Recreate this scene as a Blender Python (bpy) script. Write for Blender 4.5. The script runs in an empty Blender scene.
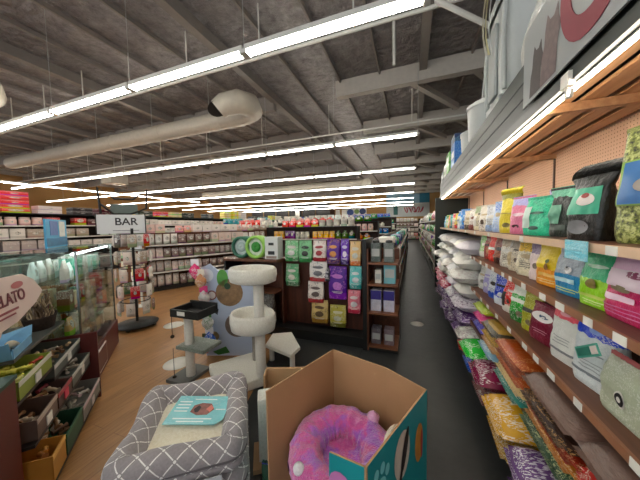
import bpy, math, random
from math import sin, cos, pi, radians as R
from mathutils import Vector, Matrix, noise
random.seed(7)
SC = bpy.context.scene
COL = SC.collection
rnd = random.random
def ru(a, b): return a + (b - a) * random.random()

# ------------------------------------------------------------------ mesh builder
class MB:
    def __init__(s): s.v = []; s.f = []; s.m = []; s.uv = {}; s.sm = []
    def add(s, vs, fs, m=0, smooth=False, uvs=None):
        b = len(s.v); s.v += [tuple(v) for v in vs]
        for i, f in enumerate(fs):
            s.f.append(tuple(b + k for k in f)); s.m.append(m); s.sm.append(smooth)
            if uvs is not None: s.uv[len(s.f) - 1] = uvs[i]
        return s
    def box(s, x0, x1, y0, y1, z0, z1, m=0):
        vs = [(x, y, z) for z in (z0, z1) for y in (y0, y1) for x in (x0, x1)]
        return s.add(vs, [(0,2,3,1),(4,5,7,6),(0,1,5,4),(2,6,7,3),(0,4,6,2),(1,3,7,5)], m)
    def obox(s, c, half, ax, ay, m=0):
        ax = Vector(ax).normalized(); ay = Vector(ay).normalized(); az = ax.cross(ay); c = Vector(c)
        vs = [c + ax*half[0]*i + ay*half[1]*j + az*half[2]*k for k in (-1,1) for j in (-1,1) for i in (-1,1)]
        return s.add(vs, [(0,2,3,1),(4,5,7,6),(0,1,5,4),(2,6,7,3),(0,4,6,2),(1,3,7,5)], m)
    def tube(s, pts, r, n=8, m=0, caps=True):
        pts = [Vector(p) for p in pts]; rs = r if isinstance(r, (list, tuple)) else [r]*len(pts)
        vs = []; up = None
        for i, p in enumerate(pts):
            t = (pts[min(i+1, len(pts)-1)] - pts[max(i-1, 0)]).normalized()
            if up is None: up = t.orthogonal().normalized()
            up = (up - t*up.dot(t)).normalized(); w = t.cross(up)
            for k in range(n):
                a = 2*pi*k/n; vs.append(p + (up*cos(a) + w*sin(a))*rs[i])
        fs = [(i*n+k, i*n+(k+1)%n, (i+1)*n+(k+1)%n, (i+1)*n+k) for i in range(len(pts)-1) for k in range(n)]
        s.add(vs, fs, m, True)
        if caps: s.add(vs[:n], [tuple(range(n))[::-1]], m); s.add(vs[-n:], [tuple(range(n))], m)
        return s
    def lathe(s, prof, c=(0,0,0), n=20, m=0, sx=1, sy=1):
        vs = [(c[0]+r*cos(2*pi*k/n)*sx, c[1]+r*sin(2*pi*k/n)*sy, c[2]+z) for r, z in prof for k in range(n)]
        fs = [(i*n+k, i*n+(k+1)%n, (i+1)*n+(k+1)%n, (i+1)*n+k) for i in range(len(prof)-1) for k in range(n)]
        return s.add(vs, fs, m, True)
    def prism(s, pts, z0, z1, m=0):
        n = len(pts)
        vs = [(x, y, z0) for x, y in pts] + [(x, y, z1) for x, y in pts]
        return s.add(vs, [tuple(range(n))[::-1], tuple(range(n, 2*n))] + [(i, (i+1)%n, n+(i+1)%n, n+i) for i in range(n)], m)
    def grid(s, fn, nu, nv, m=0, closeu=False, uvfn=None):
        vs = []; uu = []
        for j in range(nv+1):
            for i in range(nu + (0 if closeu else 1)):
                vs.append(fn(i/nu, j/nv))
        w = nu if closeu else nu+1
        fs = []; uvs = []
        for j in range(nv):
            for i in range(nu):
                fs.append((j*w+i, j*w+(i+1)%w, (j+1)*w+(i+1)%w, (j+1)*w+i))
                if uvfn: uvs.append([uvfn(i/nu, j/nv), uvfn((i+1)/nu, j/nv), uvfn((i+1)/nu, (j+1)/nv), uvfn(i/nu, (j+1)/nv)])
        return s.add(vs, fs, m, True, uvs if uvfn else None)
    def build(s, name, mats, parent=None, loc=None, rz=0, bevel=0):
        me = bpy.data.meshes.new(name); me.from_pydata(s.v, [], s.f)
        mats = mats if isinstance(mats, (list, tuple)) else [mats]
        for m in mats: me.materials.append(m)
        me.polygons.foreach_set('material_index', s.m); me.polygons.foreach_set('use_smooth', s.sm)
        if s.uv:
            uvl = me.uv_layers.new(name='UVMap')
            for fi, us in s.uv.items():
                p = me.polygons[fi]
                for k, li in enumerate(p.loop_indices): uvl.data[li].uv = us[k]
        me.update()
        o = bpy.data.objects.new(name, me); COL.objects.link(o)
        if parent is not None: o.parent = parent
        if loc is not None: o.location = loc
        if rz: o.rotation_euler = (0, 0, rz)
        if bevel:
            b = o.modifiers.new('b', 'BEVEL'); b.width = bevel; b.segments = 2; b.limit_method = 'ANGLE'
        return o
def tag(o, label=None, cat=None, group=None, kind=None):
    if label: o['label'] = label
    if cat: o['category'] = cat
    if group: o['group'] = group
    if kind: o['kind'] = kind
    return o
def thing(name, label, cat, loc=(0,0,0), rz=0, group=None):
    o = bpy.data.objects.new(name, None); COL.objects.link(o); o.empty_display_size = .05
    o.location = loc; o.rotation_euler = (0, 0, rz)
    return tag(o, label, cat, group)
def struct(o): o['kind'] = 'structure'; return o
def kids(o): return [c for c in bpy.data.objects if c.parent == o]
def dup(root, loc, rz=0, label=None, group=None, color=None, scale=None, ch=None):
    r = root.copy(); COL.objects.link(r); r.location = loc; r.rotation_euler = (0, 0, rz)
    if label: r['label'] = label
    if group: r['group'] = group
    if color: r.color = color
    if scale: r.scale = scale
    for c in (ch if ch is not None else kids(root)):
        d = c.copy(); COL.objects.link(d); d.parent = r
        if color: d.color = color
    return r

# ------------------------------------------------------------------ materials
def lin(c):
    if isinstance(c, str):
        c = tuple(int(c[i:i+2], 16)/255 for i in (0, 2, 4))
    return tuple((x/12.92 if x <= .04045 else ((x+.055)/1.055)**2.4) for x in c[:3]) + (1,)
def vivid(c, k=1.35):
    if isinstance(c, str): c = tuple(int(c[i:i+2], 16)/255 for i in (0, 2, 4))
    m = sum(c[:3])/3; q = [max(0, min(1, m+(x-m)*k)) for x in c[:3]]
    q = [x*x*(3-2*x)*.35+x*.65 for x in q]
    return ''.join('%02x' % int(x*255) for x in q)
class NT:
    def __init__(s, name):
        s.mat = bpy.data.materials.new(name); s.mat.use_nodes = True; s.t = s.mat.node_tree; s.n = s.t.nodes; s.l = s.t.links
        s.bs = s.n['Principled BSDF']
    def N(s, t, **k):
        o = s.n.new(t)
        for a, b in k.items():
            if hasattr(o, a): setattr(o, a, b)
        return o
    def set(s, sock, v):
        if hasattr(v, 'is_output') or isinstance(v, bpy.types.NodeSocket): s.l.new(v, sock)
        else: sock.default_value = v
    def math(s, op, a, b=0.0, c=0.0, clamp=False):
        o = s.n.new('ShaderNodeMath'); o.operation = op; o.use_clamp = clamp
        s.set(o.inputs[0], a); s.set(o.inputs[1], b)
        if len(o.inputs) > 2: s.set(o.inputs[2], c)
        return o.outputs[0]
    def mix(s, f, a, b):
        o = s.n.new('ShaderNodeMix'); o.data_type = 'RGBA'
        s.set(o.inputs[0], f); s.set(o.inputs[6], a); s.set(o.inputs[7], b)
        return o.outputs[2]
    def coord(s, which='Object'): return s.n.new('ShaderNodeTexCoord').outputs[which]
    def mapping(s, v, sc=(1,1,1), loc=(0,0,0)):
        o = s.n.new('ShaderNodeMapping'); s.l.new(v, o.inputs[0]); o.inputs['Scale'].default_value = sc; o.inputs['Location'].default_value = loc
        return o.outputs[0]
    def noise(s, v, sc, det=2, rough=.5):
        o = s.n.new('ShaderNodeTexNoise'); s.l.new(v, o.inputs['Vector']); o.inputs['Scale'].default_value = sc; o.inputs['Detail'].default_value = det
        o.inputs['Roughness'].default_value = rough
        return o.outputs['Fac']
    def ramp(s, f, stops, interp='LINEAR'):
        o = s.n.new('ShaderNodeValToRGB'); s.set(o.inputs[0], f); o.color_ramp.interpolation = interp
        e = o.color_ramp.elements
        e[0].position, e[0].color = stops[0]; e[1].position, e[1].color = stops[1]
        for p, c in stops[2:]:
            q = e.new(p); q.color = c
        return o.outputs[0]
    def xyz(s, v):
        o = s.n.new('ShaderNodeSeparateXYZ'); s.l.new(v, o.inputs[0]); return o.outputs
    def bump(s, h, st=.3, d=.01):
        o = s.n.new('ShaderNodeBump'); s.l.new(h, o.inputs['Height']); o.inputs['Strength'].default_value = st; o.inputs['Distance'].default_value = d
        s.l.new(o.outputs[0], s.bs.inputs['Normal'])
    def col(s, c): s.set(s.bs.inputs['Base Color'], c)
    def rough(s, r): s.set(s.bs.inputs['Roughness'], r)
_mc = {}
def M(c, rough=.6, metal=0, var=.12, sc=9, bump=0, bsc=60, name=None, sheen=0):
    key = (str(c), rough, metal, var, sc, bump, bsc, sheen)
    if key in _mc: return _mc[key]
    t = NT(name or 'paint_' + str(c)); lc = lin(c)
    co = t.coord()
    f = t.noise(co, sc, 3)
    a = tuple(x*(1-var) for x in lc[:3]) + (1,); b = tuple(min(1, x*(1+var)) for x in lc[:3]) + (1,)
    t.col(t.mix(f, a, b)); t.rough(rough); t.bs.inputs['Metallic'].default_value = metal
    if sheen: t.bs.inputs['Sheen Weight'].default_value = sheen
    if bump: t.bump(t.noise(co, bsc, 4), bump)
    _mc[key] = t.mat; return t.mat
def emis(c, st, name):
    t = NT(name); t.col(lin(c)); t.bs.inputs['Emission Color'].default_value = lin(c); t.bs.inputs['Emission Strength'].default_value = st
    return t.mat
def glass(name, tint='e4f3ee', f=.09):
    t = NT(name); t.n.remove(t.bs)
    tr = t.N('ShaderNodeBsdfTransparent'); tr.inputs[0].default_value = lin(tint)
    gl = t.N('ShaderNodeBsdfGlossy'); gl.inputs['Roughness'].default_value = .03
    fr = t.N('ShaderNodeFresnel'); fr.inputs[0].default_value = 1.45
    mx = t.N('ShaderNodeMixShader'); t.l.new(t.math('MULTIPLY_ADD', fr.outputs[0], .55, f, clamp=True), mx.inputs[0])
    t.l.new(tr.outputs[0], mx.inputs[1]); t.l.new(gl.outputs[0], mx.inputs[2])
    t.l.new(mx.outputs[0], t.n['Material Output'].inputs[0]); return t.mat

def wood_floor():
    t = NT('oak_planks'); co = t.coord()
    m = t.N('ShaderNodeMapping'); t.l.new(co, m.inputs[0]); m.inputs['Rotation'].default_value = (0,0,R(90))
    b = t.N('ShaderNodeTexBrick'); t.l.new(m.outputs[0], b.inputs[0]); b.inputs['Scale'].default_value = 1
    b.inputs['Brick Width'].default_value = 1.2; b.inputs['Row Height'].default_value = .13; b.inputs['Mortar Size'].default_value = .0025
    b.inputs['Color1'].default_value = lin('b3824f'); b.inputs['Color2'].default_value = lin('94683d'); b.inputs['Mortar'].default_value = lin('5a3f28')
    g = t.noise(t.mapping(co, (22, 1.4, 1)), 2.2, 6, .65)
    gr = t.ramp(g, [(.3, lin('805932')), (.7, lin('c2905a'))])
    t.col(t.mix(.55, b.outputs[0], gr)); t.rough(t.math('MULTIPLY_ADD', g, .25, .22)); t.bump(g, .05); return t.mat
def dark_floor():
    t = NT('dark_concrete'); co = t.coord()
    a = t.noise(co, 1.3, 6, .65); b = t.noise(co, 14, 4, .7)
    x = t.xyz(co)
    gx = t.math('LESS_THAN', t.math('ABSOLUTE', t.math('SUBTRACT', t.math('FRACT', t.math('DIVIDE', x[0], 1.2)), .5)), .004)
    c = t.ramp(t.math('ADD', t.math('MULTIPLY', a, .7), t.math('MULTIPLY', b, .3)), [(.3, lin('141616')), (.7, lin('363938'))])
    t.col(t.mix(gx, c, lin('15181a'))); t.rough(t.math('MULTIPLY_ADD', b, .3, .25)); t.bump(b, .06); return t.mat
def insulation():
    t = NT('foil_insulation'); co = t.coord()
    v = t.N('ShaderNodeTexVoronoi'); v.feature = 'DISTANCE_TO_EDGE'; t.l.new(t.mapping(co, (1, 1.6, 1)), v.inputs['Vector']); v.inputs['Scale'].default_value = 2.2
    n = t.noise(co, 3.2, 6, .7)
    t.col(t.ramp(n, [(.3, lin('757070')), (.7, lin('aaa5a2'))])); t.rough(.34); t.bs.inputs['Metallic'].default_value = .5
    h = t.math('ADD', t.math('MULTIPLY', n, 1.2), t.math('MULTIPLY', v.outputs[0], .8))
    t.bump(h, 1.0, .2); return t.mat
def pegboard():
    t = NT('peach_pegboard'); co = t.coord(); x = t.xyz(co)
    def f(s): return t.math('SUBTRACT', t.math('FRACT', t.math('DIVIDE', s, .0254)), .5)
    fy, fz = f(x[1]), f(x[2])
    d = t.math('SQRT', t.math('ADD', t.math('MULTIPLY', fy, fy), t.math('MULTIPLY', fz, fz)))
    hole = t.math('LESS_THAN', d, .16)
    n = t.noise(co, 3, 3)
    t.col(t.mix(hole, t.mix(n, lin('deb290'), lin('ecc8aa')), lin('9a6a4c'))); t.rough(.6); return t.mat
def woodm(name, a, b, axis=1, rough=.45):
    t = NT(name); co = t.coord(); s = [14, 14, 14]; s[axis] = .9
    g = t.noise(t.mapping(co, s), 1.6, 6, .6)
    t.col(t.ramp(g, [(.25, lin(a)), (.75, lin(b))])); t.rough(rough); return t.mat
def pkg_object(name, rough=.35):
    """printed packaging: takes the object's own colour, adds a band, a round picture and fine print"""
    t = NT(name); oi = t.N('ShaderNodeObjectInfo'); c = oi.outputs['Color']; rn = oi.outputs['Random']
    g = t.coord('Generated'); x = t.xyz(g)
    hs = t.N('ShaderNodeHueSaturation'); t.set(hs.inputs['Hue'], t.math('MULTIPLY_ADD', rn, .5, .25)); t.l.new(c, hs.inputs['Color']); hs.inputs['Value'].default_value = .75
    hs.inputs['Saturation'].default_value = 1.2
    band = t.math('LESS_THAN', x[2], t.math('MULTIPLY_ADD', rn, .25, .1))
    dx = t.math('SUBTRACT', x[0], .5); dz = t.math('SUBTRACT', x[2], t.math('MULTIPLY_ADD', rn, .25, .4))
    d = t.math('SQRT', t.math('ADD', t.math('MULTIPLY', dx, dx), t.math('MULTIPLY', t.math('MULTIPLY', dz, dz), 1.6)))
    blob = t.math('LESS_THAN', d, t.math('MULTIPLY_ADD', rn, .2, .1))
    tx = t.noise(t.mapping(g, (9, 9, 34)), 1.6, 2)
    txt = t.math('MULTIPLY', t.math('GREATER_THAN', tx, .56), t.math('GREATER_THAN', x[2], .62))
    nn = t.noise(g, 7, 3)
    pic = t.ramp(nn, [(.35, lin('4b3a30')), (.5, lin('e9e2d4')), (.62, lin('7d8b8f'))])
    r = t.mix(band, c, hs.outputs[0]); r = t.mix(blob, r, pic); r = t.mix(t.math('MULTIPLY', txt, .85), r, lin('f4f1ea'))
    t.col(r); t.rough(rough); t.bump(t.noise(g, 6, 3), .15); return t.mat
_bc = {}
def bagmat(base, bottom=None, top=None, bh=.25, th=.75, print_=None, pamt=.5, rough=.3, psc=(7, 7, 26)):
    base = vivid(base); bottom = vivid(bottom) if bottom else None; top = vivid(top) if top else None
    key = (base, bottom, top, bh, th, print_, pamt, rough, psc)
    if key in _bc: return _bc[key]
    t = NT('bag_' + base); g = t.coord('Generated'); x = t.xyz(g); r = lin(base)
    nz = t.noise(g, 5, 2); z = t.math('ADD', x[2], t.math('MULTIPLY', t.math('SUBTRACT', nz, .5), .12))
    n0 = t.noise(g, 3.5, 4)
    r = t.mix(n0, tuple(q*.85 for q in r[:3])+(1,), tuple(min(1, q*1.12) for q in r[:3])+(1,))
    if bottom: r = t.mix(t.math('LESS_THAN', z, bh), r, lin(bottom))
    if top: r = t.mix(t.math('GREATER_THAN', z, th), r, lin(top))
    if print_:
        n = t.noise(t.mapping(g, (psc[0]*2.2, psc[1]*2.2, psc[2]*2.6)), 1.5, 2)
        zone = t.noise(t.mapping(g, (1.2, 1.2, 2.6), (len(_bc)*.37, 0, len(_bc)*.21)), 1.3, 1)
        r = t.mix(t.math('MULTIPLY', t.math('GREATER_THAN', n, .5+(.5-pamt)*.25), t.math('MULTIPLY', t.math('GREATER_THAN', zone, .47), .7)), r, lin(print_))
    t.col(r); t.rough(rough); t.bump(t.noise(g, 5, 5, .6), .45, .03)
    t.bs.inputs['Coat Weight'].default_value = .25; t.bs.inputs['Coat Roughness'].default_value = .2
    _bc[key] = t.mat; return t.mat

PKG = pkg_object('printed_packaging'); PKGF = pkg_object('printed_film', .25)
MET = M('b9bdbb', .35, .6, name='painted_steel'); WHT = M('dcdcd4', .5, name='white_enamel'); BLK = M('161716', .5, name='black_laminate')
DARKP = M('1e2621', .55, name='dark_green_laminate'); BRN = woodm('walnut_laminate', '4a2a1c', '7a4a30', 1); CARD = M('b08a62', .8, var=.06, bump=.1, name='cardboard')
CHROME = M('a9acab', .25, 1, name='chrome')
TUBE = emis('fffaf0', 9.0, 'fluorescent_tube')

# ------------------------------------------------------------------ camera
cam = bpy.data.objects.new('camera', bpy.data.cameras.new('camera')); COL.objects.link(cam); SC.camera = cam
cam.data.sensor_width = 36; cam.data.lens = 36*250/640; cam.data.clip_start = .05; cam.data.clip_end = 200
th, ph, ro = R(20.2), R(3.2), R(-1.1)
fw = Vector((-sin(th)*cos(ph), cos(th)*cos(ph), -sin(ph))); rt = Vector((cos(th), sin(th), 0)); up = rt.cross(fw)
r2 = rt*cos(ro) + up*sin(ro); u2 = up*cos(ro) - rt*sin(ro)
cam.matrix_world = Matrix(((r2.x, u2.x, -fw.x, 0), (r2.y, u2.y, -fw.y, 0), (r2.z, u2.z, -fw.z, 1.6), (0,0,0,1)))

# ------------------------------------------------------------------ setting
XL, XR, YB, YF, ZC = -31, 9, 38, -3.5, 6.25
FX = [(-4.0, YF), (-1.35, 1.6), (-1.75, 3.0), (-2.3, 4.2), (-2.7, 7), (-3.2, 12), (-4, YB)]
def strip(side):
    mb = MB()
    for (a, ya), (b, yb) in zip(FX, FX[1:]):
        if side == 'w': mb.add([(XL, ya, 0), (a, ya, 0), (b, yb, 0), (XL, yb, 0)], [(0,1,2,3)])
        else: mb.add([(a, ya, 0), (XR, ya, 0), (XR, yb, 0), (b, yb, 0)], [(0,1,2,3)])
    return mb
struct(strip('w').build('floor_wood', wood_floor()))
struct(strip('d').build('floor_dark', dark_floor()))
TAN = M('a9834f', .8, var=.05, name='tan_wall_paint')
struct(MB().box(XL-.2, XL, YF, YB, 0, ZC).build('wall_left', TAN))
struct(MB().box(XL-.2, XR+.2, YB, YB+.2, 0, ZC+1).build('wall_back', TAN))
struct(MB().box(XR, XR+.2, YF, YB, 0, ZC).build('wall_right', TAN))
struct(MB().add([(XL, YF, ZC), (XR, YF, ZC), (XR, YB, ZC), (XL, YB, ZC)], [(0,3,2,1)]).build('ceiling', insulation()))
PURL = M('8c8680', .6, name='painted_purlin'); BEAM = M('c2bdb3', .6, name='painted_beam')
k = 0
x = XL + .8
while x < XR:
    big = (k % 4 == 1)
    w, h = (.10, .26) if big else (.025, .11)
    struct(MB().box(x-w, x+w, YF, YB, ZC-h, ZC-.001).build('trim_%d' % (k+1), PURL)); k += 1; x += 1.22
for y in (8.1, 11.6, 15.1, 18.6, 22.1, 25.6, 29.1, 32.6, 36.1):
    struct(MB().box(XL, -4.6, y-.1, y+.1, ZC-.5, ZC-.01).build('trim_%d' % (k+1), PURL)); k += 1
    if y > 5: struct(MB().box(-2.3 + (.25 if y > 9 else 0), XR, y-.11, y+.11, ZC-.52, ZC-.02).build('trim_%d' % (k+1), BEAM)); k += 1
    if y > 5:      # knee braces by the right hand side of the roof
        for bx in (-.2, 1.5):
            struct(MB().obox((bx+.9, y+1.4, ZC-.28), (1.6, .08, .09), (.55, .83, 0), (-.83, .55, 0)).build('trim_%d' % (k+1), BEAM)); k += 1
# conduit and sprinkler pipes
def pipe(name, label, pts, r, m=MET, cat='pipe', drops=()):
    t = thing(name, label, cat, pts[0]); o = Vector(pts[0])
    MB().tube([Vector(p)-o for p in pts], r).build('pipe_run', m, t)
    for d in drops: MB().tube([Vector(d)-o, Vector((d[0], d[1], ZC-.02))-o], .015, 6).build('hanger', m, t)
    return t
pipe('ceiling_conduit', 'long white conduit pipe crossing the ceiling between the first two light rows', [(-20, 4.7, 5.15), (6, 4.7, 5.15)], .035, WHT, drops=[(x, 4.7, 5.15) for x in range(-17, 5, 2)])
pipe('ceiling_conduit', 'thin white conduit pipe crossing the ceiling just beyond the round duct', [(-26, 9.4, 5.1), (6, 9.4, 5.1)], .03, WHT, drops=[(x, 9.4, 5.1) for x in range(-24, 5, 3)])
pipe('sprinkler_pipe', 'white drop pipe bending under the roof beams above the right shelving', [(.35, 4.4, ZC-.02), (.35, 4.4, 5.0), (1.9, 5.6, 4.75)], .045, WHT)
pipe('sprinkler_pipe', 'white vertical pipe hanging beside the end of the second light row', [(-.35, 5.6, ZC-.02), (-.35, 5.6, 4.9)], .03, WHT)
# duct
DU = M('bcb5a6', .5, name='duct_paint')
t = thing('ventilation_duct', 'big round cream ventilation duct with hooked end under the ceiling', 'duct', (-4.4, 6.3, 4.85))
MB().tube([(-13.5,0,0), (-9,0,0), (-.6,0,0), (-.1,-.03,0), (.22,-.2,0), (.34,-.5,.0), (.2,-.8,-.02), (-.1,-.95,-.1), (-.25,-1.0,-.22)], [.25,.25,.25,.26,.28,.29,.29,.26,.24], 20, caps=False).build('duct_run', DU, t)
for x in (-11, -8.5, -6, -3.5, -1): MB().lathe([(.252,0),(.262,.01),(.262,.04),(.252,.05)], n=20).build('duct_band', DU, t, (x,0,0)).rotation_euler = (0, R(90), 0)
g = MB().lathe([(.25,0),(.2,.0),(.02,.01)], n=20); g.build('outlet_grille', M('2a2a2a', .5), t, (-.27,-1.0,-.2)).rotation_euler = (R(-10), R(-30), 0)
for x in (-10, -7, -4, -1.5): MB().tube([(x,0,.3),(x,0,ZC-4.87)], .012, 6).build('hanger', MET, t)
t = thing('ventilation_duct', 'second round cream duct far back beyond the third light row', 'duct', (-9, 18.2, 4.6))
MB().tube([(-9,0,0), (5,0,0), (5.8,-.2,0), (6.1,-.9,-.1)], .3, 16).build('duct_run', DU, t)
for x in (-6,-2,3): MB().tube([(x,0,.3),(x,0,ZC-4.62)], .012, 6).build('hanger', MET, t)
t = thing('ventilation_duct', 'stubby round duct end at the left edge under the first light row', 'duct', (-8.6, 2.75, 4.6))
MB().tube([(-3,0,0), (.0,0,0), (.35,-.15,0), (.45,-.5,-.05)], .3, 16).build('duct_run', DU, t)
MB().tube([(-1,0,.3),(-1,0,ZC-4.62)], .012, 6).build('hanger', MET, t)
t = thing('air_handler_box', 'square cream air unit hanging behind the long round duct', 'air unit', (-18, 10.8, 4.55))
MB().box(-.5,.5,-.5,.5,0,.7).build('housing', DU, t, bevel=.02); MB().tube([(0,0,.7),(0,0,ZC-4.57)], .03).build('hanger', MET, t)

# ------------------------------------------------------------------ fluorescent fixtures
FXL = 2.42
def make_fixture():
    t = thing('strip_light', 'x', 'ceiling light', (0,0,0))
    MB().box(-FXL/2, FXL/2, -.06, .06, 0, .07).build('housing', WHT, t)
    for s in (-1, 1): MB().tube([(-FXL/2+.05, s*.042, -.03), (FXL/2-.05, s*.042, -.03)], .0165, 6).build('tube', TUBE, t)
    for s in (-1, 1): MB().box(s*FXL/2-.035, s*FXL/2+.035, -.075, .075, -.055, 0).build('lamp_holder', WHT, t)
    MB().tube([(FXL/2,0,.07),(FXL/2-.0,0,.3),(FXL/2,0,ZC-4.17)], .006, 5).build('chain', MET, t)
    return t
fx = make_fixture(); fk = kids(fx); used = False
ordinal = ['first', 'second', 'third', 'fourth', 'fifth', 'sixth', 'seventh', 'eighth', 'overhead']
for r in range(-1, 8):
    y = 3.2 + 4.5*r; n = 12 if r > 1 else (5 if r <= 0 else 9)
    for i in range(n):
        X = .16 - FXL/2 - i*2.46
        lab = 'white twin-tube strip light in the %s ceiling row from the viewer' % ordinal[r]
        grp = 'strip lights of the %s row across the ceiling' % ordinal[r]
        if not used: fx.location = (X, y, 4.15); fx['label'] = lab; fx['group'] = grp; used = True
        else: dup(fx, (X, y, 4.15), 0, lab, grp, ch=fk)
for i in range(7):
    dup(fx, (-20.6, 4.2+2.46*i, 4.3), pi/2, 'white twin-tube strip light in the row running away along the left wall', 'strip lights along the left wall', ch=fk)

# ------------------------------------------------------------------ soft shapes
def bag_surface(w, d, h, seed=0, flare=0.0, wr=.006, nexp=5.0, full=1.0, topd=.008):
    def D(t):
        s = max(0.0, (t-.42*full)/(1-.42*full)); s = min(1, s); s = s**1.25
        return (d/2)*(1-s) + topd*s if t > 0 else d/2*.9
    def W(t):
        a = .94 + .06*min(1, t*6)
        if t > .8: a += (-.04+flare)*((t-.8)/.2)
        return w/2*a
    def P(u, t, off=0):        # u in 0..1 around, t 0..1 up
        a = 2*pi*u - pi/2
        e = 2/(nexp*(1-t)+2.8*t)
        ca, sa = cos(a), sin(a)
        X = W(t)*math.copysign(abs(ca)**e, ca); Y = D(t)*math.copysign(abs(sa)**e, sa)
        q = noise.noise_vector(Vector((X*9/w*.25+seed, Y*6, t*3.1+seed*1.7)))
        q2 = noise.noise_vector(Vector((X*26/w*.25+seed, Y*12, t*8+seed)))
        k = wr*min(1, t*5)*1.6
        X += q.x*k*.5; Y += (q.y*k + q2.y*k*.6) * (1 if t < .95 else .4)
        z = h*t + q.z*k*.35*(1 if .05 < t < .95 else 0)
        return Vector((X, Y, z))
    def F(xf, t, off=.002):    # point on the front face at fraction xf (-1..1) of the half width
        e = 2/(nexp*(1-t)+2.8*t); xa = min(.98, abs(xf))
        ca = math.copysign(xa**(1/e), xf); a = math.acos(max(-1, min(1, ca)))
        u = (-a + pi/2)/(2*pi)
        p = P(u % 1, t); return Vector((p.x, p.y - off, p.z))
    return P, F
def bag_mesh(w, d, h, seed, **k):
    P, F = bag_surface(w, d, h, seed, **k); mb = MB(); nu, nv = 28, 16
    mb.grid(lambda u, v: P(u, v), nu, nv, closeu=True)
    b = [P(i/nu, 0) for i in range(nu)]; mb.add(b, [tuple(range(nu))[::-1]])
    tt = [P(i/nu, 1) for i in range(nu)]; mb.add(tt, [tuple(range(nu))])
    return mb, P, F
def patch(F, kind, cx, cz, hw, hh, off=.004, n=10):
    mb = MB()
    if kind == 'rect':
        mb.grid(lambda u, v: F(cx+hw*(2*u-1), cz+hh*(2*v-1), off), n, n)
    else:
        vs = [F(cx, cz, off)]; rings = 3; N = 20
        for r in range(1, rings+1):
            for k in range(N):
                a = 2*pi*k/N; vs.append(F(cx+hw*cos(a)*r/rings, cz+hh*sin(a)*r/rings, off))
        fs = [(0, 1+k, 1+(k+1)%N) for k in range(N)]
        for r in range(rings-1):
            fs += [(1+r*N+k, 1+(r+1)*N+k, 1+(r+1)*N+(k+1)%N, 1+r*N+(k+1)%N) for k in range(N)]
        mb.add(vs, fs, 0, True)
    return mb
bagn = [0]
def pet_bag(label, loc, w, h, d, mat, rz=-90, patches=(), flare=0.0, seal=None, fold=None, name='pet_food_bag', cat='pet food bag', wr=.007, group=None, full=1.0):
    bagn[0] += 1; sd = bagn[0]*3.17
    if name == 'pet_food_bag' and rz < -80: rz += 24; w *= 1.08; d *= .72; loc = (loc[0]-.015, loc[1]+(.09 if loc[1] < 1.3 else .06 if loc[1] < 1.9 else .03), loc[2]); h = min(h, .238 if abs(loc[2]-1.222) < .01 else .305 if abs(loc[2]-.857) < .01 else 1)
    t = thing(name, label, cat, loc, R(rz), group)
    mb, P, F = bag_mesh(w, d, h, sd, flare=flare, wr=wr, full=full)
    mb.build('bag_body', mat, t)
    sm = seal or mat
    s = MB(); tw = (P(0.25, 1) - P(.75, 1)).length/2
    if fold:    # top folded over to one side
        dx = fold
        s.grid(lambda u, v: Vector(((2*u-1)*tw*1.02 + dx*v*.04, -.03*sin(v*pi*.8) + .004*sin(u*40), h-.012+.055*v)), 14, 5)
        s.grid(lambda u, v: Vector(((2*u-1)*tw*1.02 + dx*v*.04, .006-.03*sin(v*pi*.8) + .004*sin(u*40), h-.012+.055*v)), 14, 5)
    else:
        s.grid(lambda u, v: Vector(((2*u-1)*tw, -.004+.003*sin(u*50), h-.006+.022*v)), 18, 2)
        s.grid(lambda u, v: Vector(((2*u-1)*tw, .004+.003*sin(u*50), h-.006+.022*v)), 18, 2)
    s.build('top_seal', sm, t)
    for p in patches:
        o = patch(F, p[1], *p[2:6], off=.004 + (p[7] if len(p) > 7 else 0)).build(p[0], p[6], t)
    return t
def pillow_mesh(lx, ly, lz, seed=0, wr=.02, p=.35):
    """a filled bag lying down: crimped along the two x ends"""
    mb = MB()
    def f(sgn):
        def g(u, v):
            x = 2*u-1; y = 2*v-1
            prof = max(0, 1-abs(x)**3)**p*max(0, 1-abs(y)**4)**.45
            q = -abs(noise.noise(Vector((x*2.2+seed, y*2.2, seed+sgn)))+.5*noise.noise(Vector((x*5+seed, y*5, seed-sgn))))
            pinch = 1-.10*(1-abs(y))*abs(x)**6
            return Vector((x*lx/2*(1-.05*y*y), y*ly/2*pinch, lz/2 + sgn*(lz/2*prof + q*wr*prof)))
        return g
    mb.grid(f(1), 16, 16); mb.grid(lambda u, v: f(-1)(1-u, v), 16, 16)
    return mb

W_ = M('eeeae0', .4); CREAM = M('e8dcc0', .5)

# ================================================================== RIGHT HAND SHELVING
GX, GB, Y0, Y1 = .65, 1.25, -.6, 6.78
UP = [-.69+1.22*i for i in range(7)]      # uprights, 1.22 m bays
SHW = woodm('shelf_walnut', '54301f', '7e5038', 1); LIP = M('e6c3a2', .4, name='shelf_lip'); TAGM = M('f2efe6', .5, name='price_tag')
CANW = woodm('canopy_pine', 'a8764c', 'd8ac80', 1)
FASC = M('2f3733', .5, var=.06, name='grey_green_fascia')
t = thing('gondola_shelving', 'tall pegboard shelving run full of pet food along the right side of the aisle', 'shelving', (GX, 0, 0))
def L(mb, *a, **k): return mb
G = Vector((GX, 0, 0))
def gb(x0, x1, y0, y1, z0, z1, m=0, mb=None): return (mb or MB()).box(x0-GX, x1-GX, y0, y1, z0, z1, m)
gb(GB, GB+.03, Y0, Y1, 0, 2.56).build('pegboard_panel', pegboard(), t)
for i, u in enumerate(UP):
    if Y0 <= u <= Y1: gb(GB-.012, GB, u-.008, u+.008, .1, 2.2).build('upright', M('5b4a3e', .5, name='upright_steel'), t)
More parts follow.
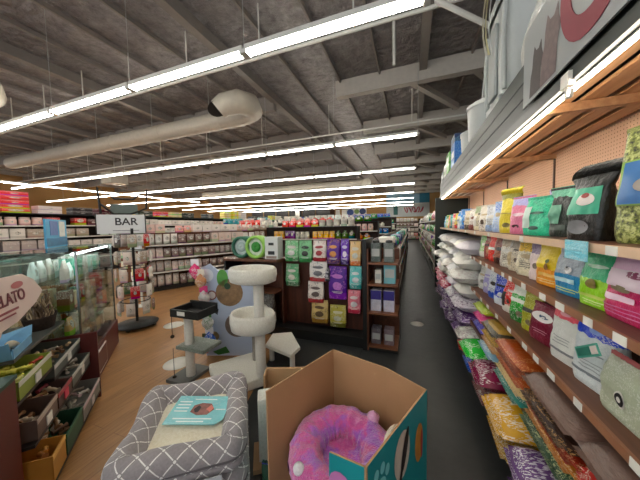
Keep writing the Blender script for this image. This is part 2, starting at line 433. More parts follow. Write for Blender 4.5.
gb(.6, GB, Y0, Y1, 0, .12).build('base_deck', M('3a2219', .5), t)
for z, ye, mw in ((1.51, Y1-.03, SHW), (1.22, 3.35, SHW), (.855, 3.35, SHW), (.45, 3.35, SHW)):
    s = gb(GX+.012, GB, Y0, ye, z-.025, z).build('shelf_board', mw, t)
    gb(GX, GX+.012, Y0, ye, z-.032, z+.003).build('price_rail', LIP if z > 1.4 else (M('9c6a4c', .45) if z > .6 else SHW), s)
    y = .5
    while y < ye-.2 and z > .6:
        y += ru(.14, .3) if z < 1.5 else ru(.5, .9)
        gb(GX-.003, GX, y, y+ru(.05,.075), z-.032, z+.001).build('price_tag', TAGM, s)
    for u in UP:
        if u < ye and u > Y0 and z > .5: gb(GX+.35, GB-.03, u-.006, u+.006, z-.045, z-.026).build('bracket', MET, s)
# canopy: slats, brackets, fascia
for i, x in enumerate((.69, .83, .97, 1.11)):
    gb(x, x+.095, Y0, Y1, 2.225, 2.245).build('canopy_slat', CANW, t)
for u in UP:
    if u > Y0: gb(.67, GB-.0, u-.02, u+.02, 2.18, 2.224).build('canopy_bracket', CANW, t)
gb(.655, GB, Y0, Y1, 2.55, 2.58).build('top_board', FASC, t)
fa = MB()
for k in range(3): fa.box(0, .02, Y0, Y1, 2.262+.1*k+.004, 2.262+.1*(k+1)-.004)
fa.box(.012, .03, Y0, Y1, 2.2, 2.57, 1); fa.box(-.012, .012, Y0, Y1, 2.2, 2.255, 1)
fa.build('fascia_board', [FASC, M('2c332f', .4)], t)
gb(.54, GB+.03, Y1, Y1+.04, 0, 2.23).build('end_panel', DARKP, t)
# strip lamp under the canopy lip
st = thing('shelf_strip_light', 'long bright strip light tucked under the canopy lip above the pet food', 'shelf light', (.672, 0, 2.18))
MB().box(-.008, .012, -.4, 6.6, .010, .018).build('housing', WHT, st)
MB().tube([(.0, -.38, 0), (.0, 6.58, 0)], .0065, 8).build('tube', emis('fff0dc', 9.0, 'strip_tube'), st)
hk = MB().box(-.012,.012,-.03,.03,-.05,.01).tube([(0,0,-.05),(0,.01,-.09),(.0,-.03,-.1),(0,-.04,-.07)], .007, 6)
tag(hk.build('sign_clip', W_, None, (.635, 1.43, 2.23)), 'white plastic sign clip hanging from the canopy lip', 'clip')
# poster
po = thing('cat_litter_poster', 'grey poster with two kittens and big crimson letters on the canopy front', 'poster', (.625, 1.86, 2.27))
MB().box(-.004, .004, -2.2, 0, 0, .42).build('poster_board', M('989c9c', .5, var=.04), po)
def kitten(y, s, c, nm):
    mb = MB(); P2 = [(-.05,0),(-.055,.1),(-.075,.16),(-.06,.2),(-.055,.245),(-.03,.215),(0,.22),(.02,.25),(.035,.2),(.04,.15),(.06,.1),(.07,.0)]
    n = len(P2); vs = [(-.006, y+a*s, .02+b*s) for a, b in P2] + [(-.0045, y+a*s, .02+b*s) for a, b in P2]
    mb.add(vs, [tuple(range(n)), tuple(range(2*n-1, n-1, -1))]); mb.build('kitten_print', M(c, .6, var=.5, sc=35), po)
kitten(-.16, 1.0, '3c3230', 'a'); kitten(-.3, 1.25, '6c5856', 'b')
def text(body, size, mat, parent, loc, rot, ext=.001, name='lettering', sx=1, bold=0):
    c = bpy.data.curves.new(name, 'FONT'); c.body = body; c.size = size; c.extrude = ext; c.align_x = 'CENTER'; c.align_y = 'CENTER'; c.offset = bold
    c.resolution_u = 8
    o0 = bpy.data.objects.new(name+'_curve', c); COL.objects.link(o0); dg = bpy.context.evaluated_depsgraph_get()
    me = bpy.data.meshes.new_from_object(o0.evaluated_get(dg)); bpy.data.objects.remove(o0); me.materials.clear(); me.materials.append(mat)
    o = bpy.data.objects.new(name, me); COL.objects.link(o); o.parent = parent; o.location = loc; o.rotation_euler = rot; o.scale = (sx,1,1); return o
CRIM = M('860a2a', .6)
text('C', .64, CRIM, po, (-.006, -.56, .25), (R(90), 0, R(-90)), bold=.016, sx=.8)
text('a', .64, CRIM, po, (-.006, -.93, .25), (R(90), 0, R(-90)), bold=.016, sx=.8)

def patchW(c='efece4', hw=.6, cz=.55, hh=.08, cx=0): return ('front_label', 'rect', cx, cz, hw, hh, M(c, .4))
def pic(c, cz=.4, r=.3, rz=.14, cx=0, nm='printed_picture', var=.5): return (nm, 'ell', cx, cz, r, rz, M(c, .5, var=var, sc=40))
def logo(c, cz=.65, hw=.45, hh=.06, cx=0): return ('logo_print', 'ell', cx, cz, hw, hh, M(c, .4))
def lines(c, czs, hw=.6, hh=.012, cx=0): return [('text_line', 'rect', cx, z, hw*f, hh, M(c, .4)) for z, f in zip(czs, (1,.8,.92,.7,.85))]
def rmarks(pr):
    k = random.randint(0, 3); c = random.choice(['f0ede4', pr, '3a3632', 'c8b48c'])
    if k == 0: return [('word_print', 'rect', 0, .66, .55, .035, M(c, .4)), pic(pr, .36, ru(.25,.45), ru(.07,.11), ru(-.3,.3))]
    if k == 1: return [('name_band', 'rect', 0, ru(.5,.62), .88, .05, M(c, .4)), pic('8a7a66', .25, .3, .08, ru(-.3,.3))]
    if k == 2: return [logo(c, .6, .5, .07), *lines(pr, (.4,.34,.28), .5, .009)]
    return [('side_panel', 'rect', -.55, .4, .25, .22, M(c, .4)), ('word_print', 'rect', .2, .7, .45, .03, M(pr, .4)), pic('6a5c50', .38, .2, .07, .25)]
S1, S2, S3, S4, DK = 1.512, 1.222, .857, .452, .122
# ---- top shelf, from the viewer outwards
leaf = NT('foliage_print'); g_ = leaf.coord('Generated'); leaf.col(leaf.ramp(leaf.noise(leaf.mapping(g_, (3,1,3.4)), 7, 3, .6), [(.36, lin('1d2212')), (.5, lin('7f8a3a')), (.62, lin('c9cf86')), (.72, lin('4c5a28'))])); leaf.rough(.35)
leaf.bump(leaf.noise(g_, 9, 3), .3); LEAF = leaf.mat
pet_bag('large bag with a leafy green print and blue animal panel, first on the top shelf', (.88, 1.09, S1), .37, .43, .2, LEAF, -96, [
    ('green_border', 'rect', 0, .53, .93, .2, M('86b04a', .4)), ('blue_panel', 'rect', 0, .53, .86, .185, M('2a6fb0', .35), .003), ('animal_print', 'ell', .1, .56, .55, .085, M('e9e6df', .5, var=.3), .006), ('snout_print', 'ell', -.35, .5, .22, .06, M('a39a90', .5, var=.3), .008)], flare=.05)
pet_bag('black and teal pet food bag with crumpled black top on the top shelf', (.80, 1.46, S1), .165, .30, .16, bagmat('131514'), -100, [
    ('teal_panel', 'rect', 0, .6, .85, .2, M('3fae8c', .35)), ('white_swoosh', 'ell', .15, .62, .5, .09, M('e4ddd6', .4, var=.3), .003), ('red_mark', 'ell', .15, .68, .22, .04, M('a64a44', .4), .005),
    ('paw_scene', 'ell', -.1, .2, .6, .11, M('83868a', .5, var=.7))], flare=.3, fold=2.2, seal=bagmat('131514'))
pet_bag('slim dark green bag with a pale teal flared top on the top shelf', (.84, 1.76, S1), .15, .27, .11, bagmat('14261f', top='7fb8a0', th=.84), -95, [
    ('side_window', 'rect', -.45, .48, .4, .2, M('6fae92', .4)), ('front_label', 'rect', -.2, .2, .6, .06, M('56635c', .4))], flare=.28)
pet_bag('small tan and green treat bag tucked beside the black teal bag', (.98, 1.60, S1), .13, .2, .1, bagmat('75806a', bottom='2e4034', print_='d8d2be', pamt=.35), -92, [logo('b9483a', .75, .4, .05)])
pet_bag('mint green pet food bag with grey side gusset on the top shelf', (.80, 1.98, S1), .22, .235, .13, bagmat('3fb592', print_='2a8a6e', pamt=.3), -98, [
    logo('1e6f58', .62, .5, .035, .1), ('white_corner', 'rect', -.62, .5, .3, .3, M('cfe6da', .4)), pic('234a40', .2, .35, .05)])
pet_bag('pink pet food bag with a lavender top on the top shelf', (.80, 2.25, S1), .2, .265, .12, bagmat('d98aa2', top='b8b4dc', th=.8), -95, [pic('5a3a3a', .22, .3, .05, -.2), logo('f0d0da', .55, .5, .05)])
pet_bag('lavender pet food bag leaning behind the pink and mint bags', (1.02, 2.12, S1), .3, .3, .12, bagmat('b3add6', print_='dcdaf0', pamt=.35), -90, [logo('7c74b4', .8, .5, .05)])
pet_bag('yellow pet food bag with olive crumpled top on the top shelf', (.80, 2.5, S1), .18, .33, .13, bagmat('d9c84e', top='8d8a3a', th=.86), -92, [lines('a8922a', (.5,.44,.4))[0], pic('7a6b2a', .2, .4, .06)], flare=.12, fold=1.0)
TOPS = [('pale blue pet food bag with speckled print beside the yellow bag', 2.73, .17, .27, 'a9bfe0', None, '6d8cc6', 'e8edf2'),
 ('powder blue and white pet food bag, second from the yellow bag', 2.96, .17, .25, 'dfe4ea', '9db4d6', None, '7b7468'),
 ('white pet food bag with brown animal pictures on the top shelf', 3.2, .2, .27, 'ece7db', None, None, '5c4a38'),
 ('cream pet food bag with grey green top on the top shelf', 3.46, .19, .28, 'e6dcc4', None, 'a5b091', '6d5b46'),
 ('white pet food bag with red brown paw pictures on the top shelf', 3.74, .2, .26, 'f0ebe2', '7b3f34', None, '8a5648'),
 ('cream pet food bag with dark lower band on the top shelf', 4.03, .2, .25, 'e9dfc8', '4c4038', None, '9c8a68'),
 ('bright blue pet food bag on the top shelf', 4.36, .22, .29, '2f86c6', '1d5f9c', None, 'bfe0f2'),
 ('tall white pet food bag with a blue top on the top shelf', 4.66, .2, .28, 'e6ebe8', None, '3c9ad0', '8895a0'),
 ('yellow and red pet food bag on the top shelf', 4.95, .2, .25, 'e6c94a', 'c2382e', None, 'f2ead0'),
 ('white pet food bag with a red round mark on the top shelf', 5.24, .2, .26, 'efe9df', 'c9c2b2', 'd04438', 'b8453c'),
 ('teal pet food bag near the dark end panel, top shelf', 5.55, .22, .25, '49a4a8', '2c6e74', None, 'd5ece8'),
 ('pale green pet food bag second from the dark end panel', 6.1, .22, .26, 'b5cf9c', None, '5f8c50', 'eef2e0'),
 ('sky blue pet food bag right against the dark end panel', 6.45, .22, .24, '6cb4d8', None, None, 'f0f4f6'),
 ('orange pet food bag between teal and pale green bags', 5.83, .2, .24, 'dc8a3c', None, None, 'f4e2c4')]
for i, (lb, y, w, h, c, bo, to, pr) in enumerate(TOPS):
    pet_bag(lb, (.80, y, S1), w, h, .12, bagmat(c, bottom=bo, top=to, print_=pr, pamt=.32, psc=(6,6,8)), -90+ru(-6,6), rmarks(pr), flare=ru(0,.1))
# ---- second shelf
pet_bag('magenta pet food bag with pale pink top on the second shelf', (.80, 1.15, S2), .22, .255, .14, bagmat('b02a68', top='e0b8d2', th=.55), -112, [
    ('pale_panel', 'rect', 0, .66, .9, .14, M('ead2e0', .4)), logo('8c2456', .74, .45, .05, .1), pic('8a7a5a', .5, .4, .05, -.2), ('word_print', 'rect', -.2, .36, .55, .045, M('ecc8dc', .4)), *lines('d88ab4', (.22,.16,.1), .8, .008)], wr=.006)
pet_bag('lilac and blue pet food bag at the very end of the second shelf', (.80, .88, S2), .2, .25, .13, bagmat('6f9ccf', top='c9b4de', th=.6), -105, [logo('efe8f4', .7, .5, .06), pic('7c6a8c', .4, .4, .1)])
pet_bag('green pet food bag, teal above and lime below, beside the magenta bag', (.80, 1.365, S2), .18, .25, .12, bagmat('98c93c', top='27a077', th=.52), -106, [logo('bfe8cf', .76, .6, .035), pic('8a7a3a', .43, .3, .09, -.05), ('lime_band', 'rect', 0, .2, .85, .03, M('c9e06a', .4)), *lines('e4f2b0', (.12,.08), .6, .008)], wr=.008)
pet_bag('grey topped teal blue pet food bag with small dog picture, second shelf', (.80, 1.565, S2), .19, .25, .12, bagmat('2485ab', top='a3acb4', th=.45), -104, [logo('5c6a76', .82, .5, .03), pic('f0efec', .55, .25, .07, .05), pic('3c3c40', .6, .09, .03, .05, 'dog_face'), ('word_print', 'rect', -.1, .32, .6, .05, M('bfe2ea', .4)), *lines('d6e07a', (.14,.09), .75, .01)], wr=.008)
pet_bag('yellow orange pet food bag with pineapple like picture, second shelf', (.80, 1.775, S2), .19, .25, .12, bagmat('ec9a2a', top='e8c83a', th=.42), -100, [pic('5c6a2a', .62, .12, .05), pic('9c6a1e', .48, .16, .09, 0, 'fruit_print'), ('word_print', 'rect', 0, .28, .6, .04, M('f6c870', .4)), *lines('f8dc9a', (.16,.1), .7, .008)], wr=.008)
pet_bag('white pink pet food bag with purple grey top beside the yellow orange bag', (.80, 1.965, S2), .13, .25, .1, bagmat('ecd9d6', top='8f7f92', th=.72), -96, [pic('7c6c60', .4, .3, .08)])
S2L = [('cream pet food bag with a yellow corner on the second shelf', 2.12, .16, .23, 'e9e0c8', None, 'd9b23c', '6b6250'),
 ('pale beige pet food bag with animal picture on the second shelf', 2.30, .17, .235, 'd8ceba', None, '8b8274', '5c5244'),
 ('taupe pet food bag with white lower half on the second shelf', 2.49, .17, .23, 'e6e0d2', None, 'a3937e', '7a6c58'),
 ('brown pet food bag with orange print on the second shelf', 2.68, .16, .23, '6e3426', '3c1f18', None, 'cf7a3a'),
 ('bright red pet food bag on the second shelf', 2.85, .16, .24, 'c93a26', None, None, 'f0b89a'),
 ('dark red pet food bag beside the bright red bag', 3.02, .16, .22, '7c2420', None, None, 'd08a5a'),
 ('green and white pet food bag ending the second shelf', 3.2, .17, .24, '7fae5c', 'e8e8dc', None, 'eef0e0')]
for lb, y, w, h, c, bo, to, pr in S2L:
    pet_bag(lb, (.80, y, S2), w, h, .12, bagmat(c, bottom=bo, top=to, print_=pr, pamt=.3, psc=(6,6,9)), -92+ru(-6,4), rmarks(pr))
# ---- third shelf
pet_bag('lilac pet food bag with a lime green round top, nearest on the third shelf', (.80, .86, S3), .22, .3, .15, bagmat('b9a3cf', top='a6d04a', th=.66), -104, [logo('3c5a2a', .8, .4, .05), pic('e6dcf0', .4, .5, .1)])
pet_bag('sage grey boxy bag with round black logo on the third shelf', (.78, 1.12, S3), .22, .21, .13, bagmat('b3b9a6', print_='dfe2d6', pamt=.3, psc=(14,14,10)), -112, [
    ('logo_ring', 'ell', .05, .4, .2, .15, M('e6e4da', .5)), ('logo_disc', 'ell', .05, .4, .155, .115, M('1e1e1c', .5), .002), ('logo_mark', 'ell', .05, .4, .07, .05, M('e6e4da', .5), .004)], full=1.8, seal=M('c06a6a', .4), wr=.005)
pet_bag('dark red and green pet food bag behind the sage bag, third shelf', (1.0, 1.16, S3), .3, .32, .14, bagmat('7c1f2a', bottom='1f5a3a', bh=.62), -100, [logo('d9a9a4', .82, .4, .03), logo('9c3a40', .7, .6, .02)])
cp = MB().box(-.1,.1,-.003,.0,-.022,.022).box(-.085,.03,-.005,-.003,-.014,.014,1).box(.04,.09,-.005,-.003,-.014,.014,2)
o = cp.build('coupon_tag', [M('4fae98', .4), M('2c7f6e', .4), M('e9d9d4', .4)], None, (.645, 1.25, S3+.235)); o.rotation_euler = (R(8), R(-28), R(-98)); tag(o, 'teal coupon strip clipped aslant on the sage bag', 'coupon')
pet_bag('white pet food bag with a bright blue top on the third shelf', (.80, 1.37, S3), .19, .31, .13, bagmat('d4dadb', top='2454b8', th=.74, print_='f2f4f4', pamt=.3), -103, [logo('7fa2e8', .84, .35, .05), logo('8e989c', .52, .6, .015), ('grey_stripe', 'rect', 0, .2, .95, .02, M('7d878c', .4)), *lines('a7b0b2', (.38,.33,.28), .6, .008)], flare=.08, fold=1.2, seal=bagmat('2454b8'))
pet_bag('white pet food bag with a salmon pink top on the third shelf', (.80, 1.6, S3), .17, .3, .12, bagmat('dfe0da', top='e0707c', th=.76, print_='f6f6f2', pamt=.3), -102, [logo('f0a8ae', .85, .35, .045), ('grey_stripe', 'rect', 0, .2, .95, .02, M('83888a', .4)), *lines('a9acaa', (.42,.37,.32), .6, .008)], fold=.8, seal=bagmat('e0707c'))
pet_bag('maroon pet food bag with white oval name on the third shelf', (.80, 1.83, S3), .2, .22, .13, bagmat('6f1538', print_='8c2a4c', pamt=.3), -100, [logo('ece6e2', .72, .7, .13), logo('3a4a6a', .72, .45, .04), *lines('d8a0b0', (.35,.28), .5, .01)])
S3L = [('olive green pet food bag between maroon and green bags', 2.03, .15, .25, '9a9a34', None, None, 'd8d88a'),
 ('green and white pet food bag with a white name panel, third shelf', 2.2, .19, .27, '2f9a3c', '1f7030', 'e8ece0', 'f0f4ea'),
 ('red and white pet food bag on the third shelf', 2.42, .16, .26, 'c8352c', 'f0e8e0', None, 'f4ece4'),
 ('royal blue pet food bag with white badge, third shelf', 2.62, .18, .27, '2a52b4', 'd8dee8', None, 'eef2f8'),
 ('white and blue pet food bag beside the royal blue bag', 2.83, .17, .25, 'e6eaee', '3a66b8', None, '6a86b8'),
 ('lilac grey pet food bag near the end of the third shelf', 3.03, .18, .26, 'a9a4cc', None, 'dcdce4', 'e4e0f0'),
 ('white pet food bag ending the third shelf', 3.22, .15, .25, 'e2e2dc', None, None, '9c9a94')]
for lb, y, w, h, c, bo, to, pr in S3L:
    pet_bag(lb, (.80, y, S3), w, h, .13, bagmat(c, bottom=bo, top=to, print_=pr, pamt=.28, psc=(6,6,9)), -96+ru(-6,4), rmarks(pr))
# aqua shelf talker hanging on the top rail
o = MB().box(-.075,.075,-.002,.002,-.06,.02).build('shelf_talker', bagmat('8fd3e6', print_='e4f5fa', pamt=.4, rough=.5), None, (.638, 1.335, 1.5)); o.rotation_euler = (0, 0, R(-90)); tag(o, 'aqua blue paper offer tag hanging on the top shelf edge', 'shelf tag')

# ---- lower stacks of bags lying flat
def pillow(label, loc, lx, ly, lz, mat, rot=(0,0,0), group=None, name='pet_food_sack', cat='sack', wr=.02, marks=(), p=.35):
    bagn[0] += 1
    t = thing(name, label, cat, loc, 0, group); t.rotation_euler = rot
    sd = bagn[0]*2.3
    pillow_mesh(lx, ly, lz, sd, wr, p).build('sack_body', mat, t)
    for s in (-1, 1): MB().grid(lambda u, v: Vector((s*(lx/2-.008+.022*v), (u-.5)*ly*.88, lz/2+.003*sin(u*60))), 20, 1).build('crimped_end', mat, t)
    for (nm, cx, cy, hx, hy, c) in marks:
        mb = MB(); prof = lambda x, y: max(0, 1-abs(x)**3)**p*max(0, 1-abs(y)**4)**.45
        mb.grid(lambda u, v: Vector(((cx+hx*(2*u-1))*lx/2, (cy+hy*(2*v-1))*ly/2, lz/2+lz/2*prof(cx+hx*(2*u-1), cy+hy*(2*v-1))+.004)), 8, 8)
        mb.build(nm, M(c, .4), t)
    return t
def stack(yc, ly, base, items, grp=None, x=.86, lx=.5):
    z = base
    for lb, lz, c, pr, tilt in items:
        pillow(lb, (x+ru(-.01,.02), yc+ru(-.015,.015), z), lx, ly, lz, bagmat(c, print_=pr, pamt=.34, psc=(14,14,4)) if pr else bagmat(c), (tilt, 0, 0), grp, wr=.004 if lz < .05 else .012)
        z += lz*1.0
    return z
stack(.98, .5, S4+.003, [('cream edged flat sack at the bottom of the nearest middle stack', .05, 'd9cfb4', '7a5a3c', 0), ('lime yellow flat sack in the nearest middle stack', .05, 'a9b044', 'e0e2a0', 0), ('orange red flat sack in the nearest middle stack', .05, 'c2552e', 'f0c49a', 0), ('red white edged flat sack under the brown sack', .045, 'b23a34', 'efe6da', 0)])
pillow('big plain taupe brown sack topping the nearest stack under the third shelf', (.88, .96, S4+.2), .55, .58, .14, bagmat('6a5850', print_='5c4b44', pamt=.2, rough=.45), (0, 0, 0), wr=.012)
stack(1.5, .46, S4+.003, [('green and black flat sack low in the second stack', .05, '2c4a34', 'c0c890', 0), ('gold brown flat sack in the second stack', .05, 'a8762e', 'e8d2a0', 0), ('red brown flat sack in the second stack', .05, '8c3c28', 'e0a878', 0), ('dark striped flat sack in the second stack', .04, '3c2a22', 'c89a5a', 0)])
pillow('smaller plain taupe sack on the second stack under the third shelf', (.87, 1.5, S4+.195), .52, .5, .13, bagmat('6e5c54', print_='5f4e48', pamt=.2, rough=.45), (0, 0, 0), wr=.01)
stack(2.0, .46, S4+.003, [('teal and white flat sack low in the third stack', .05, '3c8078', 'e6e6da', 0), ('cream flat sack in the third stack', .05, 'd6c49a', '6a4a30', 0), ('rust orange patterned sack in the third stack', .06, 'a9602c', 'e8b47a', 0), ('brown patterned sack in the third stack', .06, '80482c', 'd69a62', 0), ('orange brown sack with paw print on the third stack', .07, '9c5a30', 'e0a264', 0)])
stack(2.5, .42, S4+.003, [('pale blue flat sack low in the fourth stack', .06, '7fa0b4', 'eaeeea', 0), ('tan flat sack in the fourth stack', .06, 'b08a5c', 'efe0be', 0), ('gold flat sack in the fourth stack', .06, 'b89a4c', '4a3c26', 0)])
pillow('dark charcoal and gold sack topping the fourth stack', (.87, 2.46, S4+.185), .52, .4, .11, bagmat('3a3a34', top='b0955a', print_='8c7a4c', pamt=.25), (0, 0, 0), wr=.01, marks=[('gold_label', .1, .5, .8, .25, 'a98a4c')])
zz = S4+.003
for lb, c, pr in (('violet blue sack low in the fifth stack', '5a56b0', 'd8d6f0'), ('pink sack in the fifth stack', 'd04a90', 'f6d0e2'), ('lime green sack topping the fifth stack', 'a6b83c', 'eef0c0')):
    pillow(lb, (.90, 2.98, zz), .5, .42, .11, bagmat(c, print_=pr, pamt=.32), (0, 0, 0)); zz += .1
# ---- sacks on the base deck, sticking out over its edge
DECK = [('dark plum crinkled sack on the base deck nearest the viewer', .93, .44, .16, '4a3444', 'b8aab8', 0), ('grey silver sack on the dark plum one nearest the viewer', .94, .42, .15, '8c8890', 'e6e4e8', 1), ('purple and silver crinkled sack on the base deck second from the viewer', 1.40, .44, .16, '5c4668', 'c9c2d2', 0), ('violet foil sack lying on the purple silver sack', 1.42, .42, .14, '6a5478', 'ded8e4', 1),
 ('gold and clear wrapped sack on the base deck', 1.87, .42, .15, 'a8883a', 'efe9d6', 0), ('gold and white foil sack overhanging the base deck', 1.88, .42, .16, 'c09a44', 'f2eee2', 1),
 ('brown silver sack on the base deck under the maroon one', 2.35, .38, .14, '6c4c4c', 'd2c6c0', 0), ('maroon sack with small white dots on the base deck', 2.36, .4, .17, '6e1f44', 'e6c6d4', 1),
 ('blue sack on the base deck under the green one', 2.80, .38, .15, '2e58a0', 'b8c8e8', 0), ('bright green sack with white name on the base deck', 2.82, .4, .16, '3aa045', 'c9ecc4', 1),
 ('red sack on the base deck beyond the green one', 3.2, .3, .15, 'b03a34', 'efc0a8', 0), ('grey white sack upon the red base deck sack', 3.2, .3, .16, 'c9c9c4', '8a6a7c', 1)]
for lb, y, ly, lz, c, pr, lv in DECK:
    pillow(lb, (.80-.03*lv, y, DK+.004+lv*.14), (.56), ly, lz*.86, bagmat(c, print_=pr, pamt=.33, psc=(5,16,6), rough=.2), (0, 0, R(ru(-4,4))), wr=.016)
# ---- tall piles of crinkled sacks beyond the shelves
PILE = ['e2e0d8', 'dcdcd6', 'e8e6de', 'cfcfd2', 'd8d4dc', 'efeee6']
for ci, y in enumerate((3.62, 4.14, 4.66, 5.18, 5.70, 6.22, 6.58)):
    z = DK
    for li in range(7):
        lz = .2
        if z + lz > 1.46: break
        if li < 2: c, pr = random.choice([('5c3a66', 'e0d4e2'), ('4c2c50', 'cdb8cc'), ('8c3a5c', 'e8d2da'), ('6a4a7c', 'efe6ef')])
        elif li < 3: c, pr = random.choice([('d9d2da', '7a5a80'), ('b84a6a', 'f0dce0'), ('cfc8d4', '8a4a6c')])
        else: c, pr = random.choice(PILE), random.choice(['b8b4c0', 'c9b8b8', 'a8b89a', None, None])
        bay = 'white' if li >= 3 else 'purple printed'
        pillow('crinkled %s sack in the tall floor piles before the dark end panel' % bay, (.86+ru(-.06,.05)-(.05 if li < 5 else 0), y if y < 6.5 else 6.45, z), .6, .48 if y < 6.5 else .4, lz, bagmat(c, print_=pr, pamt=.3, psc=(6,6,6)) if pr else bagmat(c, rough=.35), (0, 0, R(ru(-5,5))), 'crinkled %s sacks in the tall piles' % bay, wr=.06, p=.5)
        z += .178
    if y > 6: break

# ---- goods on top of the canopy
HZ = 2.582
PL = M('c6cbc9', .4, var=.06, name='white_plastic')
t = thing('food_storage_bin', 'large pale grey plastic pet food container standing on top of the shelving', 'storage container', (.90, 2.72, HZ))
mb = MB()
def rr(u, w, d, r, n=4.5):
    a = 2*pi*u; e = 2/n
    return math.copysign(abs(cos(a))**e, cos(a))*w/2, math.copysign(abs(sin(a))**e, sin(a))*d/2
PR = [(.0,.0),(.92,.0),(.96,.04),(1,.3),(1,.8),(.97,.84)]
mb.grid(lambda u, v: (lambda i, f: (lambda s, z: Vector((rr(u,.42,.5,0)[0]*s, rr(u,.42,.5,0)[1]*s, z)))(PR[i][0]*(1-f)+PR[min(i+1,5)][0]*f, PR[i][1]*(1-f)+PR[min(i+1,5)][1]*f))(int(v*5), v*5-int(v*5)), 32, 10, closeu=True)
mb.build('bin_body', PL, t)
MB().grid(lambda u, v: Vector((rr(u,.46,.54,0)[0]*(1-.9*max(0,v-.6)/.4), rr(u,.46,.54,0)[1]*(1-.9*max(0,v-.6)/.4), .83+.08*min(1,v/.5))), 32, 8, closeu=True).build('lid', PL, t)
MB().box(-.235,-.21,-.1,.1,.12,.72).build('front_rib', M('aeb4b3', .4), t, bevel=.01)
for s in (-1,1): MB().tube([(-.2, s*.24, .1), (-.215, s*.25, .5), (-.2, s*.24, .8)], .02).build('corner_rib', M('b7bcba', .4), t)
MB().box(-.225,-.19,-.19,.19,.01,.09).build('foot_tray', M('a9afad', .4), t, bevel=.01)
pet_bag('clear bag of speckled white litter crystals standing on top of the shelving', (.85, 2.16, HZ), .36, .62, .22, bagmat('d4d4ce', print_='f4f4f0', pamt=.4, psc=(40,40,40), rough=.2), -90, [('clear_strip', 'rect', .7, .5, .12, .4, M('b9c0bf', .2))], name='litter_bag', cat='litter bag')
pet_bag('grey blue litter bag on the shelving top behind the kitten poster', (.85, 1.72, HZ), .38, .6, .22, bagmat('9ba7a8', print_='d0d6d6', pamt=.3), -90, [logo('5c6c78', .7, .5, .05)], name='litter_bag', cat='litter bag')
pet_bag('pale litter bag on the shelving top nearest the viewer', (.85, 1.28, HZ), .38, .55, .22, bagmat('c2c6c2', print_='8fa0a8', pamt=.3), -90, [logo('6c7c88', .7, .5, .05)], name='litter_bag', cat='litter bag')
t = thing('plastic_tub', 'round lidded white plastic tub with looped handle on the shelving top', 'tub', (.88, 3.62, HZ))
MB().lathe([(0,0),(.19,0),(.22,.05),(.235,.38),(.24,.4)]).build('tub_body', PL, t)
MB().lathe([(.25,.39),(.25,.43),(.2,.46),(0,.47)]).build('lid', M('d2d5d2', .4), t)
MB().tube([(-.03,.24*cos(a),.4+.5*sin(a)) for a in [pi*k/12 for k in range(13)]], .01, 6).build('handle', M('dcdcd8', .4), t)
t = thing('plastic_tub', 'small clear plastic tub beyond the looped handle tub', 'tub', (.84, 4.15, HZ))
MB().lathe([(0,0),(.15,0),(.17,.05),(.18,.24),(.185,.26)]).build('tub_body', PL, t)
MB().lathe([(.19,.25),(.19,.29),(.15,.31),(0,.32)]).build('lid', M('b9bfbd', .4), t)
def carton(label, loc, w, d, h, mat, rz=-90, faces=(), name='carton', cat='carton', group=None):
    t = thing(name, label, cat, loc, R(rz), group)
    MB().box(-w/2, w/2, -d/2, d/2, 0, h).build('carton_body', mat, t, bevel=.004)
    for nm, x0, x1, z0, z1, c in faces: MB().box(x0*w, x1*w, -d/2-.002, -d/2, z0*h, z1*h).build(nm, M(c, .4), t)
    return t
carton('tall blue and teal carton far along the shelving top', (.82, 5.0, HZ), .42, .3, .52, bagmat('2a6aa8', top='1c3c5c', th=.75, print_='7fc0d8', pamt=.3, rough=.5), -90, [('white_panel', -.3, .3, .3, .5, 'dfe8ea')])
carton('green leafy carton on the shelving top next to the blue carton', (.80, 5.5, HZ), .42, .3, .36, bagmat('5c9a3a', print_='e6ecd0', pamt=.4, rough=.5), -90, [('white_panel', -.25, .3, .55, .8, 'eef0e6')])
carton('white carton on the shelving top before the green carton', (.80, 5.95, HZ), .38, .3, .24, bagmat('dcdcd4', print_='7c8c5c', pamt=.3, rough=.5), -90, [('green_panel', -.3, .3, .2, .5, '6a9a4a')])
carton('dark lidded carton furthest along the shelving top', (.80, 6.4, HZ), .38, .3, .2, bagmat('4c5c5a', print_='a0aca8', pamt=.3, rough=.5), -90, [('white_panel', -.3, .3, .2, .6, 'c8d0cc')])
st = thing('hanging_streamer', 'curled white and yellow streamer dangling over the storage bin', 'streamer', (.62, 2.62, 3.12))
for i, (dx, c) in enumerate(((0, 'e6e2d6'), (.02, 'd8cfa0'), (.045, 'e9e9e4'))):
    MB().grid(lambda u, v: Vector((dx-.05*sin(v*3)+.02*u, -.04+.10*u*(1-v)+.12*v*v, .55-.6*v+.03*sin(v*7))), 3, 16).build('ribbon', M(c, .4), st)
MB().tube([(0.02,0,.53),(0.02,0,ZC-3.14)], .003, 5).build('string', W_, st)

